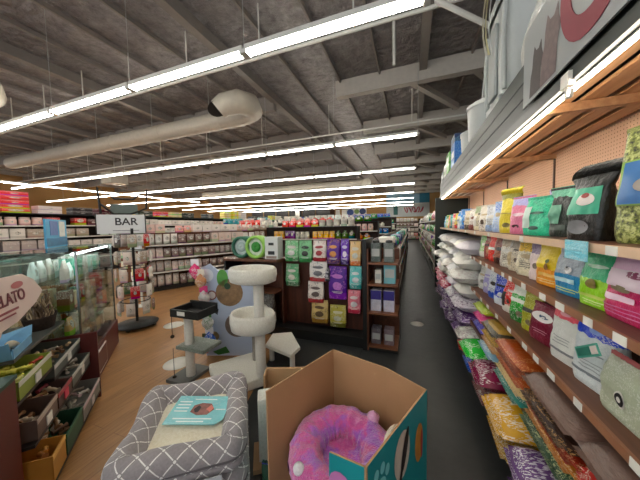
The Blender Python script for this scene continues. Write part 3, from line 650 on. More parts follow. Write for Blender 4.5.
# ================================================================== FOREGROUND
# ---- trellis pattern fabric
def trellis():
    t = NT('grey_trellis_fabric'); u = t.n.new('ShaderNodeUVMap'); x = t.xyz(u.outputs[0])
    def ln(sgn):
        s = t.math('ADD', x[0], t.math('MULTIPLY', x[1], sgn))
        f = t.math('ABSOLUTE', t.math('SUBTRACT', t.math('FRACT', t.math('DIVIDE', s, .115)), .5)); return f
    a, b = ln(1.0), ln(-1.0)
    la = t.math('LESS_THAN', a, .035); lb = t.math('LESS_THAN', b, .035)
    d = t.math('SQRT', t.math('ADD', t.math('MULTIPLY', a, a), t.math('MULTIPLY', b, b)))
    dot = t.math('LESS_THAN', d, .085); gap = t.math('GREATER_THAN', d, .14)
    m = t.math('MAXIMUM', dot, t.math('MULTIPLY', t.math('MAXIMUM', la, lb), gap))
    n = t.noise(t.coord(), 90, 3)
    t.col(t.mix(m, t.mix(n, lin('817a7c'), lin('a09a9b')), lin('e8e6e2'))); t.rough(.85); t.bs.inputs['Sheen Weight'].default_value = .3
    t.bump(n, .25, .004); return t.mat
TREL = trellis()
def fleece(c, c2, name, sc=60, st=.8):
    t = NT(name); co = t.coord(); n = t.noise(co, sc, 5, .7); t.col(t.ramp(n, [(.3, lin(c)), (.7, lin(c2))])); t.rough(.95)
    t.bs.inputs['Sheen Weight'].default_value = .5; t.bump(n, st, .012); return t.mat
FLC = fleece('e6dcbc', 'f8f2de', 'cream_fleece')
def rrect(u, w, d, r):
    """point and outward normal on a rounded rectangle, u in 0..1"""
    segs = [w-2*r, pi*r/2, d-2*r, pi*r/2]*2; Lt = sum(segs); s = u % 1*Lt; k = 0
    while k < 7 and s > segs[k]: s -= segs[k]; k += 1
    c = [(-w/2+r, -d/2, 0), None, (w/2, -d/2+r, 90), None, (w/2-r, d/2, 180), None, (-w/2, d/2-r, 270), None][k]
    if c:
        a = R(c[2]); p = Vector((c[0]+cos(a)*s, c[1]+sin(a)*s, 0)); n = Vector((sin(a), -cos(a), 0))
    else:
        q = (k-1)//2; cc = [(w/2-r, -d/2+r), (w/2-r, d/2-r), (-w/2+r, d/2-r), (-w/2+r, -d/2+r)][q]; a = R(-90+90*q)+s/r
        n = Vector((cos(a), sin(a), 0)); p = Vector((cc[0], cc[1], 0))+n*r
    return p, n, u*Lt
def bolster_bed(label, loc, rz, w=.64, d=.69, h=.165, seed=0, inner=True):
    t = thing('bolster_pet_bed', label, 'pet bed', loc, rz)
    R_ = .065
    prof = []; 
    for a in range(9):
        an = pi*(-.42 + 1.2*a/8); prof.append((-.055+.065*cos(an), h-.075+.075*sin(an)))
    prof = [(-.012, 0), (.006, .02), (.0, h*.45)] + prof + [(-.14, h-.105)]
    cum = [0]
    for a, b in zip(prof, prof[1:]): cum.append(cum[-1]+math.dist(a, b))
    npf = len(prof)-1
    def fn(u, v):
        k = v*npf; i = min(int(k), npf-1); f = k-i
        off = prof[i][0]*(1-f)+prof[i+1][0]*f; z = prof[i][1]*(1-f)+prof[i+1][1]*f
        p, n, s = rrect(u, w, d, .09)
        puff = .012*sin(s*11)*(1 if z > h*.4 else .2) + .008*noise.noise(Vector((s*9+seed, z*20, seed)))
        q = p + n*(off*(1 if off > -.03 else 1)) ; q.z = max(0, z + puff*(1 if z > h*.4 else 0)); q += n*puff*.5
        return q
    Lt = 2*(w+d)-8*.09+2*pi*.09
    def uvf(u, v):
        k = v*npf; i = min(int(k), npf-1); f = k-i
        return (u*Lt*round(Lt/.115)*.115/Lt, cum[i]*(1-f)+cum[i+1]*f)
    MB().grid(fn, 72, npf, closeu=True, uvfn=uvf).build('bolster', TREL, t)
    MB().tube([rrect(i/60, w+.012, d+.012, .09)[0]+Vector((0,0,h*.45)) for i in range(61)], .005, 6, caps=False).build('piping', M('5d585a', .8), t)
    if inner:
        mb = MB(); mb.grid(lambda u, v: Vector(((u-.5)*(w-.22), (v-.5)*(d-.22), h-.075-.03*(abs(2*u-1)**4+abs(2*v-1)**4)*.5+.012*noise.noise(Vector((u*3,v*3,1))))), 16, 16)
        mb.build('cushion', FLC, t)
    MB().box(-w/2+.03, w/2-.03, -d/2+.03, d/2-.03, .002, .03).build('base_pad', M('5d585a', .8), t)
    return t
BC = Vector((-1.272, 1.105, 0)); BA = R(36)
for i, lb in enumerate(('grey trellis pattern pet bed at the bottom of the bed stack', 'grey trellis pattern pet bed in the middle of the stack', 'grey trellis pattern pet bed on top of the stack with cream cushion')):
    bolster_bed(lb, (BC.x, BC.y, .004+i*.168), BA, seed=i*4, inner=(i == 2))
# teal product card lying on the cushion
t = thing('product_card', 'pale teal cardboard product card lying on the cream bed cushion', 'card', (BC.x+.015, BC.y+.05, .455), BA+R(-14))
t.rotation_euler = (R(5), R(3), BA+R(-14))
MB().prism([(-.17,-.11),(.13,-.11),(.17,-.07),(.17,.11),(-.17,.11)], 0, .004).build('card_board', bagmat('8dc0c4', print_='9fd0d2', pamt=.3, rough=.5), t)
MB().prism([(-.05,-.02),(.0,-.045),(.06,-.04),(.09,.0),(.06,.045),(.0,.05),(-.045,.03)], .004, .0052).build('pet_photo', M('8a5a52', .6, var=.7, sc=30), t)
MB().prism([(-.035,.0),(-.02,-.025),(.0,-.02),(.005,.015),(-.015,.03)], .0052, .006).build('dark_dog_print', M('2a2426', .6), t)
MB().prism([(.04,.0),(.07,-.02),(.085,.01),(.06,.035)], .0052, .006).build('pink_print', M('d77a6a', .6), t)
for k, (a, b, y) in enumerate(((-.15,-.07,.06),(-.15,-.07,.035),(-.15,-.07,.01),(-.15,-.07,-.015),(-.06,.08,.08),(.1,.16,.0),(-.13,.1,-.07),(-.1,.06,-.09))):
    MB().box(a, b, y-.004, y+.004, .004, .005).build('text_line', M('e4f0ee', .5), t)
# hang label on the lower edge of the stack, facing the viewer
side = Vector((cos(BA+R(-90)), sin(BA+R(-90)), 0))
t = thing('bed_label', 'clear label with a black and white dog picture on the bed stack front', 'label', BC+side*.375+Vector((cos(BA)*.12, sin(BA)*.12, .30)), BA)
MB().box(-.09,.09,-.003,.0,-.1,.08).build('label_card', M('c9cacd', .3, var=.3, sc=12), t)
MB().add([(x, -.004, z) for x, z in [(-.05,-.1),(-.06,.0),(-.03,.05),(.02,.055),(.05,.02),(.05,-.1)]], [tuple(range(6))]).build('dog_picture', M('e6e6e6', .5, var=.3, sc=20), t)
MB().add([(x, -.0055, z) for x, z in [(.0,-.02),(.0,.04),(.025,.055),(.05,.02),(.045,-.04)]], [tuple(range(5))]).build('black_patch', M('1c1c20', .5), t)

# ---- cardboard bin
Lp, BLp, BRp, Rp, Fp = [Vector((x, y, 0)) for x, y in ((-.67,1.01), (-.48,1.51), (-.13,1.40), (.07,1.27), (-.14,.78))]
BO = Vector((-.30, 1.12, 0)); TEAL = M('168f94', .45, var=.05, name='teal_print')
t = thing('cardboard_dump_bin', 'open topped cardboard bin with teal printed outside holding the plush bed', 'bin', BO)
def wall(a, b, za0, za1, zb1, name, thick=.008, cuts=None):
    a = a-BO; b = b-BO; dr = (b-a).normalized(); n = Vector((dr.y, -dr.x, 0))    # outward when walking clockwise seen from above is -n
    c = (a+b)/2
    if n.dot(c) < 0: n = -n
    mb = MB()
    vs = [a, b, b+Vector((0,0,zb1)), a+Vector((0,0,za1))]
    if cuts:
        vs = [a+(b-a)*s+Vector((0,0,z)) for s, z in cuts]
    k = len(vs); inn = [v - n*thick for v in vs]
    mb.add(inn, [tuple(range(k))], 0); mb.add([v.copy() for v in vs], [tuple(range(k))[::-1]], 1)
    for i in range(k):
        j = (i+1) % k; mb.add([vs[i], vs[j], inn[j], inn[i]], [(0,1,2,3)], 0)
    w = mb.build(name, [CARD, TEAL], t); return w, a, b, n
wall(Lp, BLp, 0, .8, .8, 'left_panel'); wall(BLp, BRp, 0, .8, .8, 'back_panel'); wall(BRp, Rp, 0, .8, .8, 'corner_panel')
wr_, ra, rb, rn = wall(Rp, Fp, 0, .8, .8, 'right_panel')
wf_, fa_, fb_, fn_ = wall(Fp, Lp, 0, .8, .8, 'front_panel', cuts=[(0,0),(1,0),(1,.22),(.31,.22),(.285,.75),(.0,.8)])
MB().prism([(p-BO).to_tuple()[:2] for p in (Lp, Fp, Rp, BRp, BLp)], .004, .012).build('bottom_panel', CARD, t)
def decal(a, b, n, shape, name, mat, off=.002):   # shape in (s metres along from a, z) ; a thin printed patch
    dr = (b-a).normalized(); vs = [a+dr*s+Vector((0,0,z))+n*off for s, z in shape]
    mb = MB(); mb.add(vs, [tuple(range(len(vs)))]); return mb.build(name, mat, t)
def ell(cx, cz, rx, rz, n=18, rot=0): return [(cx+rx*cos(2*pi*k/n)*cos(rot)-rz*sin(2*pi*k/n)*sin(rot), cz+rx*cos(2*pi*k/n)*sin(rot)+rz*sin(2*pi*k/n)*cos(rot)) for k in range(n)]
PAW = M('7ccfd0', .5, name='pale_paw_print')
def paw(a, b, n, s, z, k):
    decal(a, b, n, ell(s, z, .045*k, .035*k), 'paw_pad', PAW)
    for dx, dz in ((-.055,.035),(-.02,.065),(.022,.065),(.055,.032)): decal(a, b, n, ell(s+dx*k, z+dz*k, .016*k, .022*k), 'paw_toe', PAW)
paw(ra, rb, rn, .45, .66, 1.0); paw(ra, rb, rn, .16, .38, .8); paw(fa_, fb_, fn_, .09, .55, .8)
decal(ra, rb, rn, ell(.27, .66, .07, .1), 'dog_picture', M('cfc4b4', .5, var=.25, sc=15))
decal(ra, rb, rn, ell(.25, .67, .022, .09, rot=.35), 'dog_ear_print', M('2a221e', .5), .004)
decal(ra, rb, rn, ell(.29, .57, .012, .05, rot=.3), 'dog_leg_print', M('3a2c24', .5), .004)
decal(ra, rb, rn, ell(.10, .6, .045, .09), 'ginger_cat_picture', M('c98a36', .5, var=.35, sc=18))
decal(ra, rb, rn, ell(.075, .58, .012, .07), 'red_bow_print', M('b43a34', .5), .004)
decal(ra, rb, rn, ell(.17, .34, .035, .07), 'white_cat_picture', M('d9d3cb', .5, var=.2, sc=15))
decal(ra, rb, rn, ell(.36, .36, .06, .08), 'grey_cat_picture', M('8c8480', .5, var=.4, sc=15))
decal(fa_, fb_, fn_, ell(.10, .62, .07, .09), 'pink_blob_print', M('c77ab4', .5))
# pink plush donut beds
def plush():
    t = NT('tie_dye_plush'); co = t.coord(); n = t.noise(co, 9, 4, .6); f = t.noise(t.mapping(co, (1,1,.4)), 70, 4, .7)
    c = t.ramp(n, [(.28, lin('7a38b8')), (.42, lin('b44cd0')), (.52, lin('e0389c')), (.62, lin('c82090')), (.74, lin('f090d0'))])
    t.col(t.mix(t.math('MULTIPLY', f, .3), c, lin('e8a8dc'))); t.rough(.95); t.bs.inputs['Sheen Weight'].default_value = .8; t.bump(f, .9, .02); return t.mat
PLU = plush()
def donut(label, loc, rot, Rm=.185, rm=.085, seed=0, face=True):
    t = thing('donut_pet_bed', label, 'pet bed', loc); t.rotation_euler = rot
    def fn(u, v):
        a, b = 2*pi*u, 2*pi*v
        pl = .010*sin(a*23+2*sin(a*3))*max(0, cos(b+2.3))*1.0 + .010*noise.noise(Vector((cos(a)*5+seed, sin(a)*5, b*1.2))) + .004*noise.noise(Vector((cos(a)*26+seed, sin(a)*26, b*6)))
        r = rm+pl; return Vector(((Rm+r*cos(b))*cos(a), (Rm+r*cos(b))*sin(a), rm+r*sin(b)*.95))
    MB().grid(fn, 120, 26, closeu=True).build('bolster_ring', PLU, t)
    mb = MB(); mb.grid(lambda u, v: Vector(((Rm-rm*.4)*v*cos(2*pi*u), (Rm-rm*.4)*v*sin(2*pi*u), .05+.035*v*v+.012*noise.noise(Vector((v*4*cos(2*pi*u), v*4*sin(2*pi*u), seed))))), 40, 12, closeu=True)
    mb.build('centre_cushion', PLU, t)
    if face:
        POM = fleece('e2dee2', 'ffffff', 'white_pompom', 80)
        for a, b, r in ((-2.55, .9, .026), (-1.75, .75, .032), (-2.1, .15, .034)):
            p = Vector(((Rm+rm*cos(b))*cos(a), (Rm+rm*cos(b))*sin(a), rm+rm*sin(b)))
            MB().lathe([(.001,-r)]+[(r*cos(x), r*sin(x)) for x in [(-.5+k/8)*pi*.96 for k in range(1,8)]]+[(.001,r)], (0,0,0), 14).build('pompom', POM, t, p)
        p = Vector(((Rm+rm*.6)*cos(.75), (Rm+rm*.6)*sin(.75), rm*1.85))
        MB().lathe([(.001,-.02),(.03,-.01),(.034,.01),(.016,.03),(.001,.04)], (0,0,0), 12).build('pink_tuft', fleece('d78ac4', 'f0c4e2', 'pink_tuft', 70), t, p)
    return t
CXY = (-.315, 1.135)
for i in range(2): donut(('purple pink plush donut bed at the bottom of the cardboard bin', 'purple pink plush donut bed hidden under the top one in the bin')[i], (CXY[0]+.01, CXY[1]+.03, .016+.165*i), (0,0,i*1.3), .16, .07, i*7, False)
donut('purple and pink tie dye plush donut bed lying in the cardboard bin', (CXY[0]-.015, CXY[1]+.01, .385), (R(8), R(2), R(15)), .18, .083, 3)
t = thing('round_cushion', 'cream fleece cushion squeezed between the plush bed and bin side', 'cushion', (-.065, 1.245, .47)); t.rotation_euler = (R(68), 0, R(60))
MB().lathe([(.001,-.02),(.09,-.018),(.11,0),(.09,.018),(.001,.02)], n=24).build('cushion_body', fleece('e6dcc4', 'f6efe0', 'cream_cushion', 60), t)

# ---- cream cat tree
CT = thing('cat_tree', 'cream plush cat tree with two round perches on one post', 'cat tree', (-1.49, 2.14, 0))
CPL = fleece('d6d2c2', 'f0ede2', 'cream_plush', 70); SIS = M('d9d6cc', .9, var=.15, sc=60, bump=.4, bsc=90, name='sisal_post')
o = CT.location
MB().prism([(-.62,-.05),(-.18,-.40),(.14,-.02),(-.24,.42)], .002, .1).build('base', CPL, CT, bevel=.015)
CPX, CPY = .055, -.045
MB().tube([(CPX,CPY,.1),(CPX,CPY,1.10)], .052, 20).build('main_post', SIS, CT)
def perch(cx, cy, z, rx, ry, hh, name):
    mb = MB(); prof = [(.02,0),(.8,0),(.96,.015),(1.02,hh*.5),(1.0,hh*.85),(.93,hh),(.83,hh*.92),(.78,hh*.6),(.7,hh*.42),(.02,hh*.4)]
    vs = []; n = 40
    for r, zz in prof:
        for k in range(n):
            a = 2*pi*k/n; q = 1+.012*noise.noise(Vector((cos(a)*4, sin(a)*4, zz*20+z)))
            vs.append((cx+r*rx*cos(a)*q, cy+r*ry*sin(a)*q, z+zz))
    fs = [(i*n+k, i*n+(k+1)%n, (i+1)*n+(k+1)%n, (i+1)*n+k) for i in range(len(prof)-1) for k in range(n)]
    mb.add(vs, fs, 0, True); p = mb.build(name, CPL, CT)
    return p
perch(CPX-.07, CPY+.01, 1.05, .25, .2, .15, 'top_perch'); perch(CPX-.10, CPY+.03, .545, .24, .2, .19, 'lower_perch')
MB().tube([(-.17,.2,.1),(-.17,.2,.60)], .042, 16).build('rear_post', M('9a948a', .9, var=.2, sc=50, bump=.4, name='grey_sisal'), CT)
# low side step of cream board to the right
t = thing('carpeted_step', 'low cream topped step standing right of the cat tree base', 'pet step', (-1.33, 2.58, 0))
MB().prism([(-.30,-.1),(.10,-.22),(.12,-.02),(-.16,.32),(-.38,.2)], .17, .21).build('step_top', CPL, t, bevel=.008)
for x, y in ((.08,-.15),(-.16,.25),(-.25,-.04)): MB().tube([(x,y,.0),(x,y,.17)], .03, 12).build('leg', SIS, t)
# ---- dark and grey cat tree at the left
t = thing('cat_tree', 'slim cat tree with black box shelf, grey platform and pale posts', 'cat tree', (-2.20, 1.98, 0))
MB().box(-.2,.06,-.18,.16,.002,.035).build('base', M('6a6a66', .9), t)
MB().tube([(-.02,-.03,.035),(-.02,-.03,.34)], .045, 16).build('post', SIS, t); MB().tube([(-.02,-.03,.38),(-.02,-.03,.70)], .045, 16).build('post', SIS, t)
MB().box(-.12,.26,-.12,.14,.34,.38).build('platform', fleece('5c6458', '8a9282', 'grey_green_plush', 60), t, bevel=.012)
bx = MB(); bx.box(-.13,.24,-.15,.12,.70,.72).box(-.13,.24,-.15,-.13,.72,.78).box(-.13,-.11,-.13,.12,.72,.78).box(.22,.24,-.13,.12,.72,.78).box(-.13,.24,.10,.12,.72,.80)
bx.build('box_shelf', M('1a1a18', .6), t)
MB().box(-.03,.07,-.154,-.151,.725,.765).build('shelf_tag', W_, t)
for x, z, l in ((-.15,.69,.2),(-.15,.35,.3)):
    b = MB().tube([(x,-.12,z),(x,-.12,z-l)], .003, 5); b.build('toy_string', BLK, t)
    MB().lathe([(.001,-.02),(.018,-.01),(.02,.0),(.018,.01),(.001,.02)], n=12).build('hanging_ball', M('241c18', .9), t, (x,-.12,z-l-.015))
# white round floor stickers
for i, (x, y, lb) in enumerate(((-3.72, 2.98, 'round white sticker on the wood floor farthest along the left aisle'), (-2.62, 2.12, 'round white sticker on the wood floor by the slim cat tree'), (.08, 4.22, 'round white sticker on the dark aisle floor'))):
    tag(MB().lathe([(.001,.003),(.15 if i < 2 else .1,.003),(.15 if i < 2 else .1,.0005)], n=28).build('floor_sticker', M('e4e0d6', .5), None, (x, y, 0)), lb, 'floor sticker')

# ---- pale blue cat display board with portholes
t = thing('cat_play_board', 'pale blue board with round cat photos standing behind the cat tree', 'display board', (-2.14, 2.48, 0), R(18))
BB = M('b9c6dc', .5, var=.04, name='pale_blue_board')
OUT = [(-.3,0),(.36,0),(.36,1.05),(.2,1.12),(-.1,1.06),(-.22,1.16),(-.34,1.1),(-.36,.6),(-.3,.3)]
n = len(OUT); mb = MB(); mb.add([(x,-.015,z) for x,z in OUT]+[(x,.015,z) for x,z in OUT], [tuple(range(n)), tuple(range(2*n-1,n-1,-1))]+[(i, n+i, n+(i+1)%n, (i+1)%n) for i in range(n)])
mb.build('board', BB, t)
def disc(x, z, r, m, nm, y=-.018, ry=None):
    vs = [(x+r*cos(2*pi*k/24), y, z+(ry or r)*sin(2*pi*k/24)) for k in range(24)]; MB().add(vs, [tuple(range(24))]).build(nm, m, t)
CATF = M('8c6f50', .7, var=.7, sc=22, name='cat_photo_print')
disc(.02,.80,.17,CATF,'cat_photo'); disc(.10,.39,.15,M('7a6a5e', .7, var=.8, sc=25),'cat_photo'); disc(-.19,.25,.06,M('9c8458', .7, var=.5, sc=30),'cat_photo'); disc(-.2,.77,.06,M('8a4a4a', .6),'cat_photo'); disc(-.2,.77,.045,M('e4dcd8', .6),'photo_ring', -.019)
disc(-.06,.98,.07,M('5aa04a', .6, var=.3),'leaf_print',-.018,.11); disc(.0,.88,.04,M('2e4a34', .6),'leaf_print',-.019,.04); disc(-.25,1.02,.08,M('dfe6f0', .6),'round_logo')
MB().add([(-.22,-.018,.05),(-.05,-.018,.12),(.0,-.018,.04),(-.15,-.018,-.0+.01)], [(0,3,2,1)]).build('green_patch', M('3f7a3a', .6, var=.3), t)
MB().add([(-.19,-.018,.56),(-.12,-.018,.6),(-.14,-.018,.52)], [(0,2,1)]).build('mouse_print', M('2c3444', .6), t)
# cat toys hanging at its left edge
TOY = [('pink and white fluffy cat toy hanging highest on the board edge', -2.52, 2.42, .98, 'd8387c', 'ece4e6'), ('tan knitted cat toy beside the pink one', -2.44, 2.42, .86, 'b98a6a', 'e6d8c8'),
       ('pink and grey cat toy packet in the middle of the board edge', -2.40, 2.42, .66, 'c9c4c0', 'd23a78'), ('blue and red cat toy packet hanging lowest on the board edge', -2.34, 2.42, .16, '3f6ab0', 'e8e8ea'), ('red card cat toy low beside the board', -2.42, 2.45, .06, 'b8442e', '5c6a4c'), ('white green cat toy packet on the board edge', -2.36, 2.42, .36, 'dfe0da', '4c8a4a')]
for i, (lb, x, y, z, c, c2) in enumerate(TOY):
    t = thing('cat_toy', lb, 'cat toy', (x+.05, y-.12, z), R(18))
    mb = MB(); mb.grid(lambda u, v: Vector(((.07+.015*noise.noise(Vector((u*9,v*4,i))))*cos(2*pi*u)*sin(pi*min(.98,max(.02,v))), .04*sin(2*pi*u)*sin(pi*min(.98,max(.02,v))), .2*v)), 20, 10, closeu=True); mb.build('toy_body', bagmat(c, print_=c2, pamt=.45, psc=(4,4,5), rough=.5), t)
    MB().box(-.05,.05,-.004,.0,.17,.25).build('header_card', M(c2, .5), t)
    if z > .1: MB().tube([(0,0,.24),(.0,.03,.27),(.02,.18,.28)], .003, 5).build('hook', CHROME, t)
# ---- cream carpeted scratcher between bed stack and bin, with green packet
t = thing('cat_scratcher', 'cream carpeted upright scratcher board between bed stack and cardboard bin', 'cat scratcher', (-.86, 1.47, 0), R(33))
MB().box(-.15,.15,-.06,.06,.002,.46).build('carpet_board', CPL, t, bevel=.01); MB().box(-.19,.19,-.11,.11,.0,.03).build('base', CARD, t)
t = thing('cardboard_tray', 'long brown cardboard tray edge lying behind the scratcher and bin', 'tray', (-.86, 1.70, .0), R(20))
MB().box(-.22,.22,-.012,.012,.0,.5).box(-.22,-.208,-.1,-.012,0,.5).box(.208,.22,-.1,-.012,0,.5).build('tray_wall', CARD, t)
pet_bag('dark green and violet treat packet on the floor before the scratcher', (-.70, 1.12, .004), .15, .3, .08, bagmat('143c2a', bottom='4a3a90', bh=.5), 10, [logo('2f6a4a', .7, .5, .06)], name='treat_packet', cat='treat packet')
# ================================================================== CENTRE AND LEFT
def pt(o, x, y, z): return o.matrix_world @ Vector((x, y, z))
def gondola(name, label, org, rz, length, depth, zs, height, panelm=BRN, backm=None, sidem=BLK, deckm=None, cat='shelving', ends=(1,1), tops=0):
    t = thing(name, label, cat, (org[0], org[1], 0), R(rz))
    MB().box(0, length, depth-.03, depth, 0, height).build('back_panel', backm or panelm, t)
    MB().box(.0, length, .03, depth-.03, 0, .1).build('base_deck', M('1d1815', .5), t)
    for z in zs:
        s = MB().box(0.02, length-.02, 0.0, depth-.03, z-.025, z).build('shelf_board', deckm or panelm, t)
        MB().box(0.02, length-.02, -.008, 0, z-.04, z+.003).build('price_rail', M('d9d5ca', .4, name='pale_rail'), s)
    for e, x in zip(ends, (0, length-.02)):
        if e: MB().box(x, x+.02, 0.0, depth-.03, 0, height).build('end_panel', sidem, t)
    if tops: MB().box(0, length, 0.0, depth, height, height+.03).build('top_board', sidem, t)
    return t
# small product prototypes (unit sized; every copy is scaled and tinted)
def proto_mesh(kind):
    mb = MB()
    if kind == 'carton': mb.box(-.5,.5,-.5,.5,0,1); mb.box(-.51,.51,-.51,.51,.93,.96)
    elif kind == 'bottle': mb.lathe([(.001,0),(.46,0),(.5,.04),(.5,.62),(.4,.74),(.18,.8),(.18,.86),(.24,.86),(.24,.99),(.001,1)], n=12)
    elif kind == 'can': mb.lathe([(.001,0),(.48,0),(.5,.04),(.47,.08),(.47,.9),(.5,.95),(.46,1),(.42,.97),(.001,.97)], n=12)
    elif kind == 'jar': mb.lathe([(.001,0),(.45,0),(.5,.06),(.5,.7),(.4,.78),(.45,.8),(.45,.97),(.001,1)], n=12)
    elif kind == 'pouch':
        b, P, F = bag_mesh(1, .6, 1, 5.5, wr=.03, topd=.03); return b
    elif kind == 'pack':
        b = pillow_mesh(1, 1, .6, 3.3, .05, .5)
        b.v = [(x, z-.3, y+.5) for x, y, z in b.v]; return b
    return mb
KINDS = {}
for kd, nm, ct in (('carton','product_carton','carton'),('bottle','product_bottle','bottle'),('can','food_can','can'),('jar','treat_jar','jar'),('pouch','treat_pouch','pouch'),('pack','product_packet','packet')):
    o = proto_mesh(kd).build(nm, PKG if kd in ('carton','can','jar') else PKGF); KINDS[kd] = [o, ct, False]
def put(kd, loc, rz, w, d, h, col, label, group=None):
    o, ct, used = KINDS[kd]
    if used: q = o.copy(); COL.objects.link(q)
    else: q = o; KINDS[kd][2] = True
    if 'group' in q: del q['group']
    q.location = loc; q.rotation_euler = (0, 0, rz); q.scale = (w, d, h); q.color = lin(vivid(col, 1.3)); tag(q, label, ct, group); return q
def fill(g, x0, x1, z, kinds, w, h, d, pal, label, group, inset=.03, hmax=None, skip=.04, seed=None, vary=.25):
    g_ = g.matrix_world if g.parent is None else g.matrix_world
    bpy.context.view_layer.update(); mw = g.matrix_world; rz = g.rotation_euler[2]
    x = x0; col = random.choice(pal); kd = random.choice(kinds); run = random.randint(2, 5); ww = w; hh = h
    while x < x1 - w:
        if run <= 0: col = random.choice(pal); kd = random.choice(kinds); run = random.randint(2, 5); ww = w*ru(1-vary, 1+vary); hh = h*ru(1-vary, 1)
        if x + ww > x1: break
        if rnd() > skip:
            p = mw @ Vector((x+ww/2, inset+d/2+ru(0,.03), z+.002)); dd = d
            if kd in ('can','bottle','jar'): dd = min(ww, d)*.95; 
            put(kd, p, rz+ru(-.06,.06), ww*.93, dd, hh, col, label.replace('#', {'carton':'carton','bottle':'bottle','can':'can','jar':'jar','pouch':'pouch','pack':'packet'}[kd]), group.replace('#', {'carton':'cartons','bottle':'bottles','can':'cans','jar':'jars','pouch':'pouches','pack':'packets'}[kd]))
        x += ww*1.04; run -= 1
WHITES = ['e6e2da','dcd8d0','cfcac4','f0ece4','c4b8b0','b0a8a4','8c7c78','d9c8c0','a89c90']
PINKS = ['d88a8a','c8504c','e8c8c0','b43a3a','dcd4cc','8c2c30','e0a8a0','f0e8e0']
MIX = ['3f8a4c','d8d4c8','2c5fa4','c8483c','e0b040','7c4a8c','d9d0c0','4c9ca4','e8e4dc','8a6a4a','222a2c','b8b4ac','dc8a3c','5c7a3c']
TEALS = ['3c8ca8','2f6fa8','6cb8c8','a8d0d0','4ca88c','dce4e0','1f4c84','8cc0a0','e4e8e4']
GREENS = ['4c8a4c','7caa5c','dfe4d8','2c5a3c','a8c48c','e8e8e0']
# ---- end display with hanging treat bags
EC = thing('end_display', 'brown end display with hanging treat bags on pegs facing the viewer', 'shelving', (-2.75, 3.3, 0))
def eb(x0, x1, y0, y1, z0, z1, nm, m): return MB().box(x0+2.75, x1+2.75, y0-3.3, y1-3.3, z0, z1).build(nm, m, EC)
RB = woodm('red_brown_laminate', '35190f', '5c3020', 2)
eb(-1.82, -.57, 3.42, 3.45, 0, 1.40, 'back_panel', RB); eb(-2.72, -1.82, 3.52, 3.55, 0, 1.10, 'back_panel', RB)
eb(-2.72, -.57, 3.16, 3.42, 0, .13, 'base_deck', BLK); eb(-2.75, -1.82, 3.12, 3.55, 1.09, 1.12, 'top_shelf', BRN)
eb(-1.845, -1.82, 3.3, 3.52, 0, 1.09, 'divider', RB); eb(-2.75, -2.72, 3.12, 3.55, 0, 1.09, 'side_panel', BLK)
eb(-.585, -.535, 3.12, 3.7, 0, 1.42, 'side_panel', BLK)
SU = thing('side_shelf_unit', 'narrow walnut shelf unit on the aisle end of the brown display', 'shelving', (-.53, 3.12, 0))
MB().box(.0,.37,.42,.45,0,1.28).build('back_panel', BRN, SU)
MB().box(.0,.015,.0,.42,0,1.30).build('side_panel', BRN, SU)
for z in (.07, .5, .86, 1.13): MB().box(.015,.37,0,.42,z-.022,z).build('shelf_board', woodm('side_walnut', '6a3d28', '9a6444', 0), SU)
MB().box(.015,.37,.02,.42,0,.045).build('plinth', BLK, SU)
SI = [('carton','dark silver canister left on the side unit top shelf', -.43, 1.13, .12, .24, '5c6460'), ('carton','dark silver canister right on the side unit top shelf', -.27, 1.13, .12, .24, '6c7470'),
      ('carton','small white carton on the side unit second shelf', -.40, .86, .08, .17, 'e0dcd2'), ('carton','teal and grey pet device carton on the side unit second shelf', -.26, .86, .14, .26, '7fb0b8'),
      ('carton','white carton with purple top, left on the third shelf', -.43, .5, .13, .27, 'd4d2dc'), ('carton','white carton with purple top, right on the third shelf', -.27, .5, .13, .27, 'd0cedc'),
      ('carton','dim small carton left on the lowest side unit shelf', -.43, .07, .12, .2, '6a6468'), ('carton','dim small carton right on the lowest side unit shelf', -.27, .07, .12, .2, '7c7074')]
for kd, lb, x, z, w, h, c in SI:
    t = carton(lb, (x, 3.26, z+.002), w, .14, h, bagmat(c, print_='a8a8ac', pamt=.25, rough=.5), 0, [('top_panel', -.5, .5, .55, .98, '3c3286')] if 'purple' in lb else [('label_panel', -.4, .4, .3, .7, 'b9bcb8')])
    if 'canister' in lb: MB().lathe([(.04,h),(.045,h+.01),(.04,h+.03),(.001,h+.035)], n=14).build('cap', M('2a2c2c', .4), t)
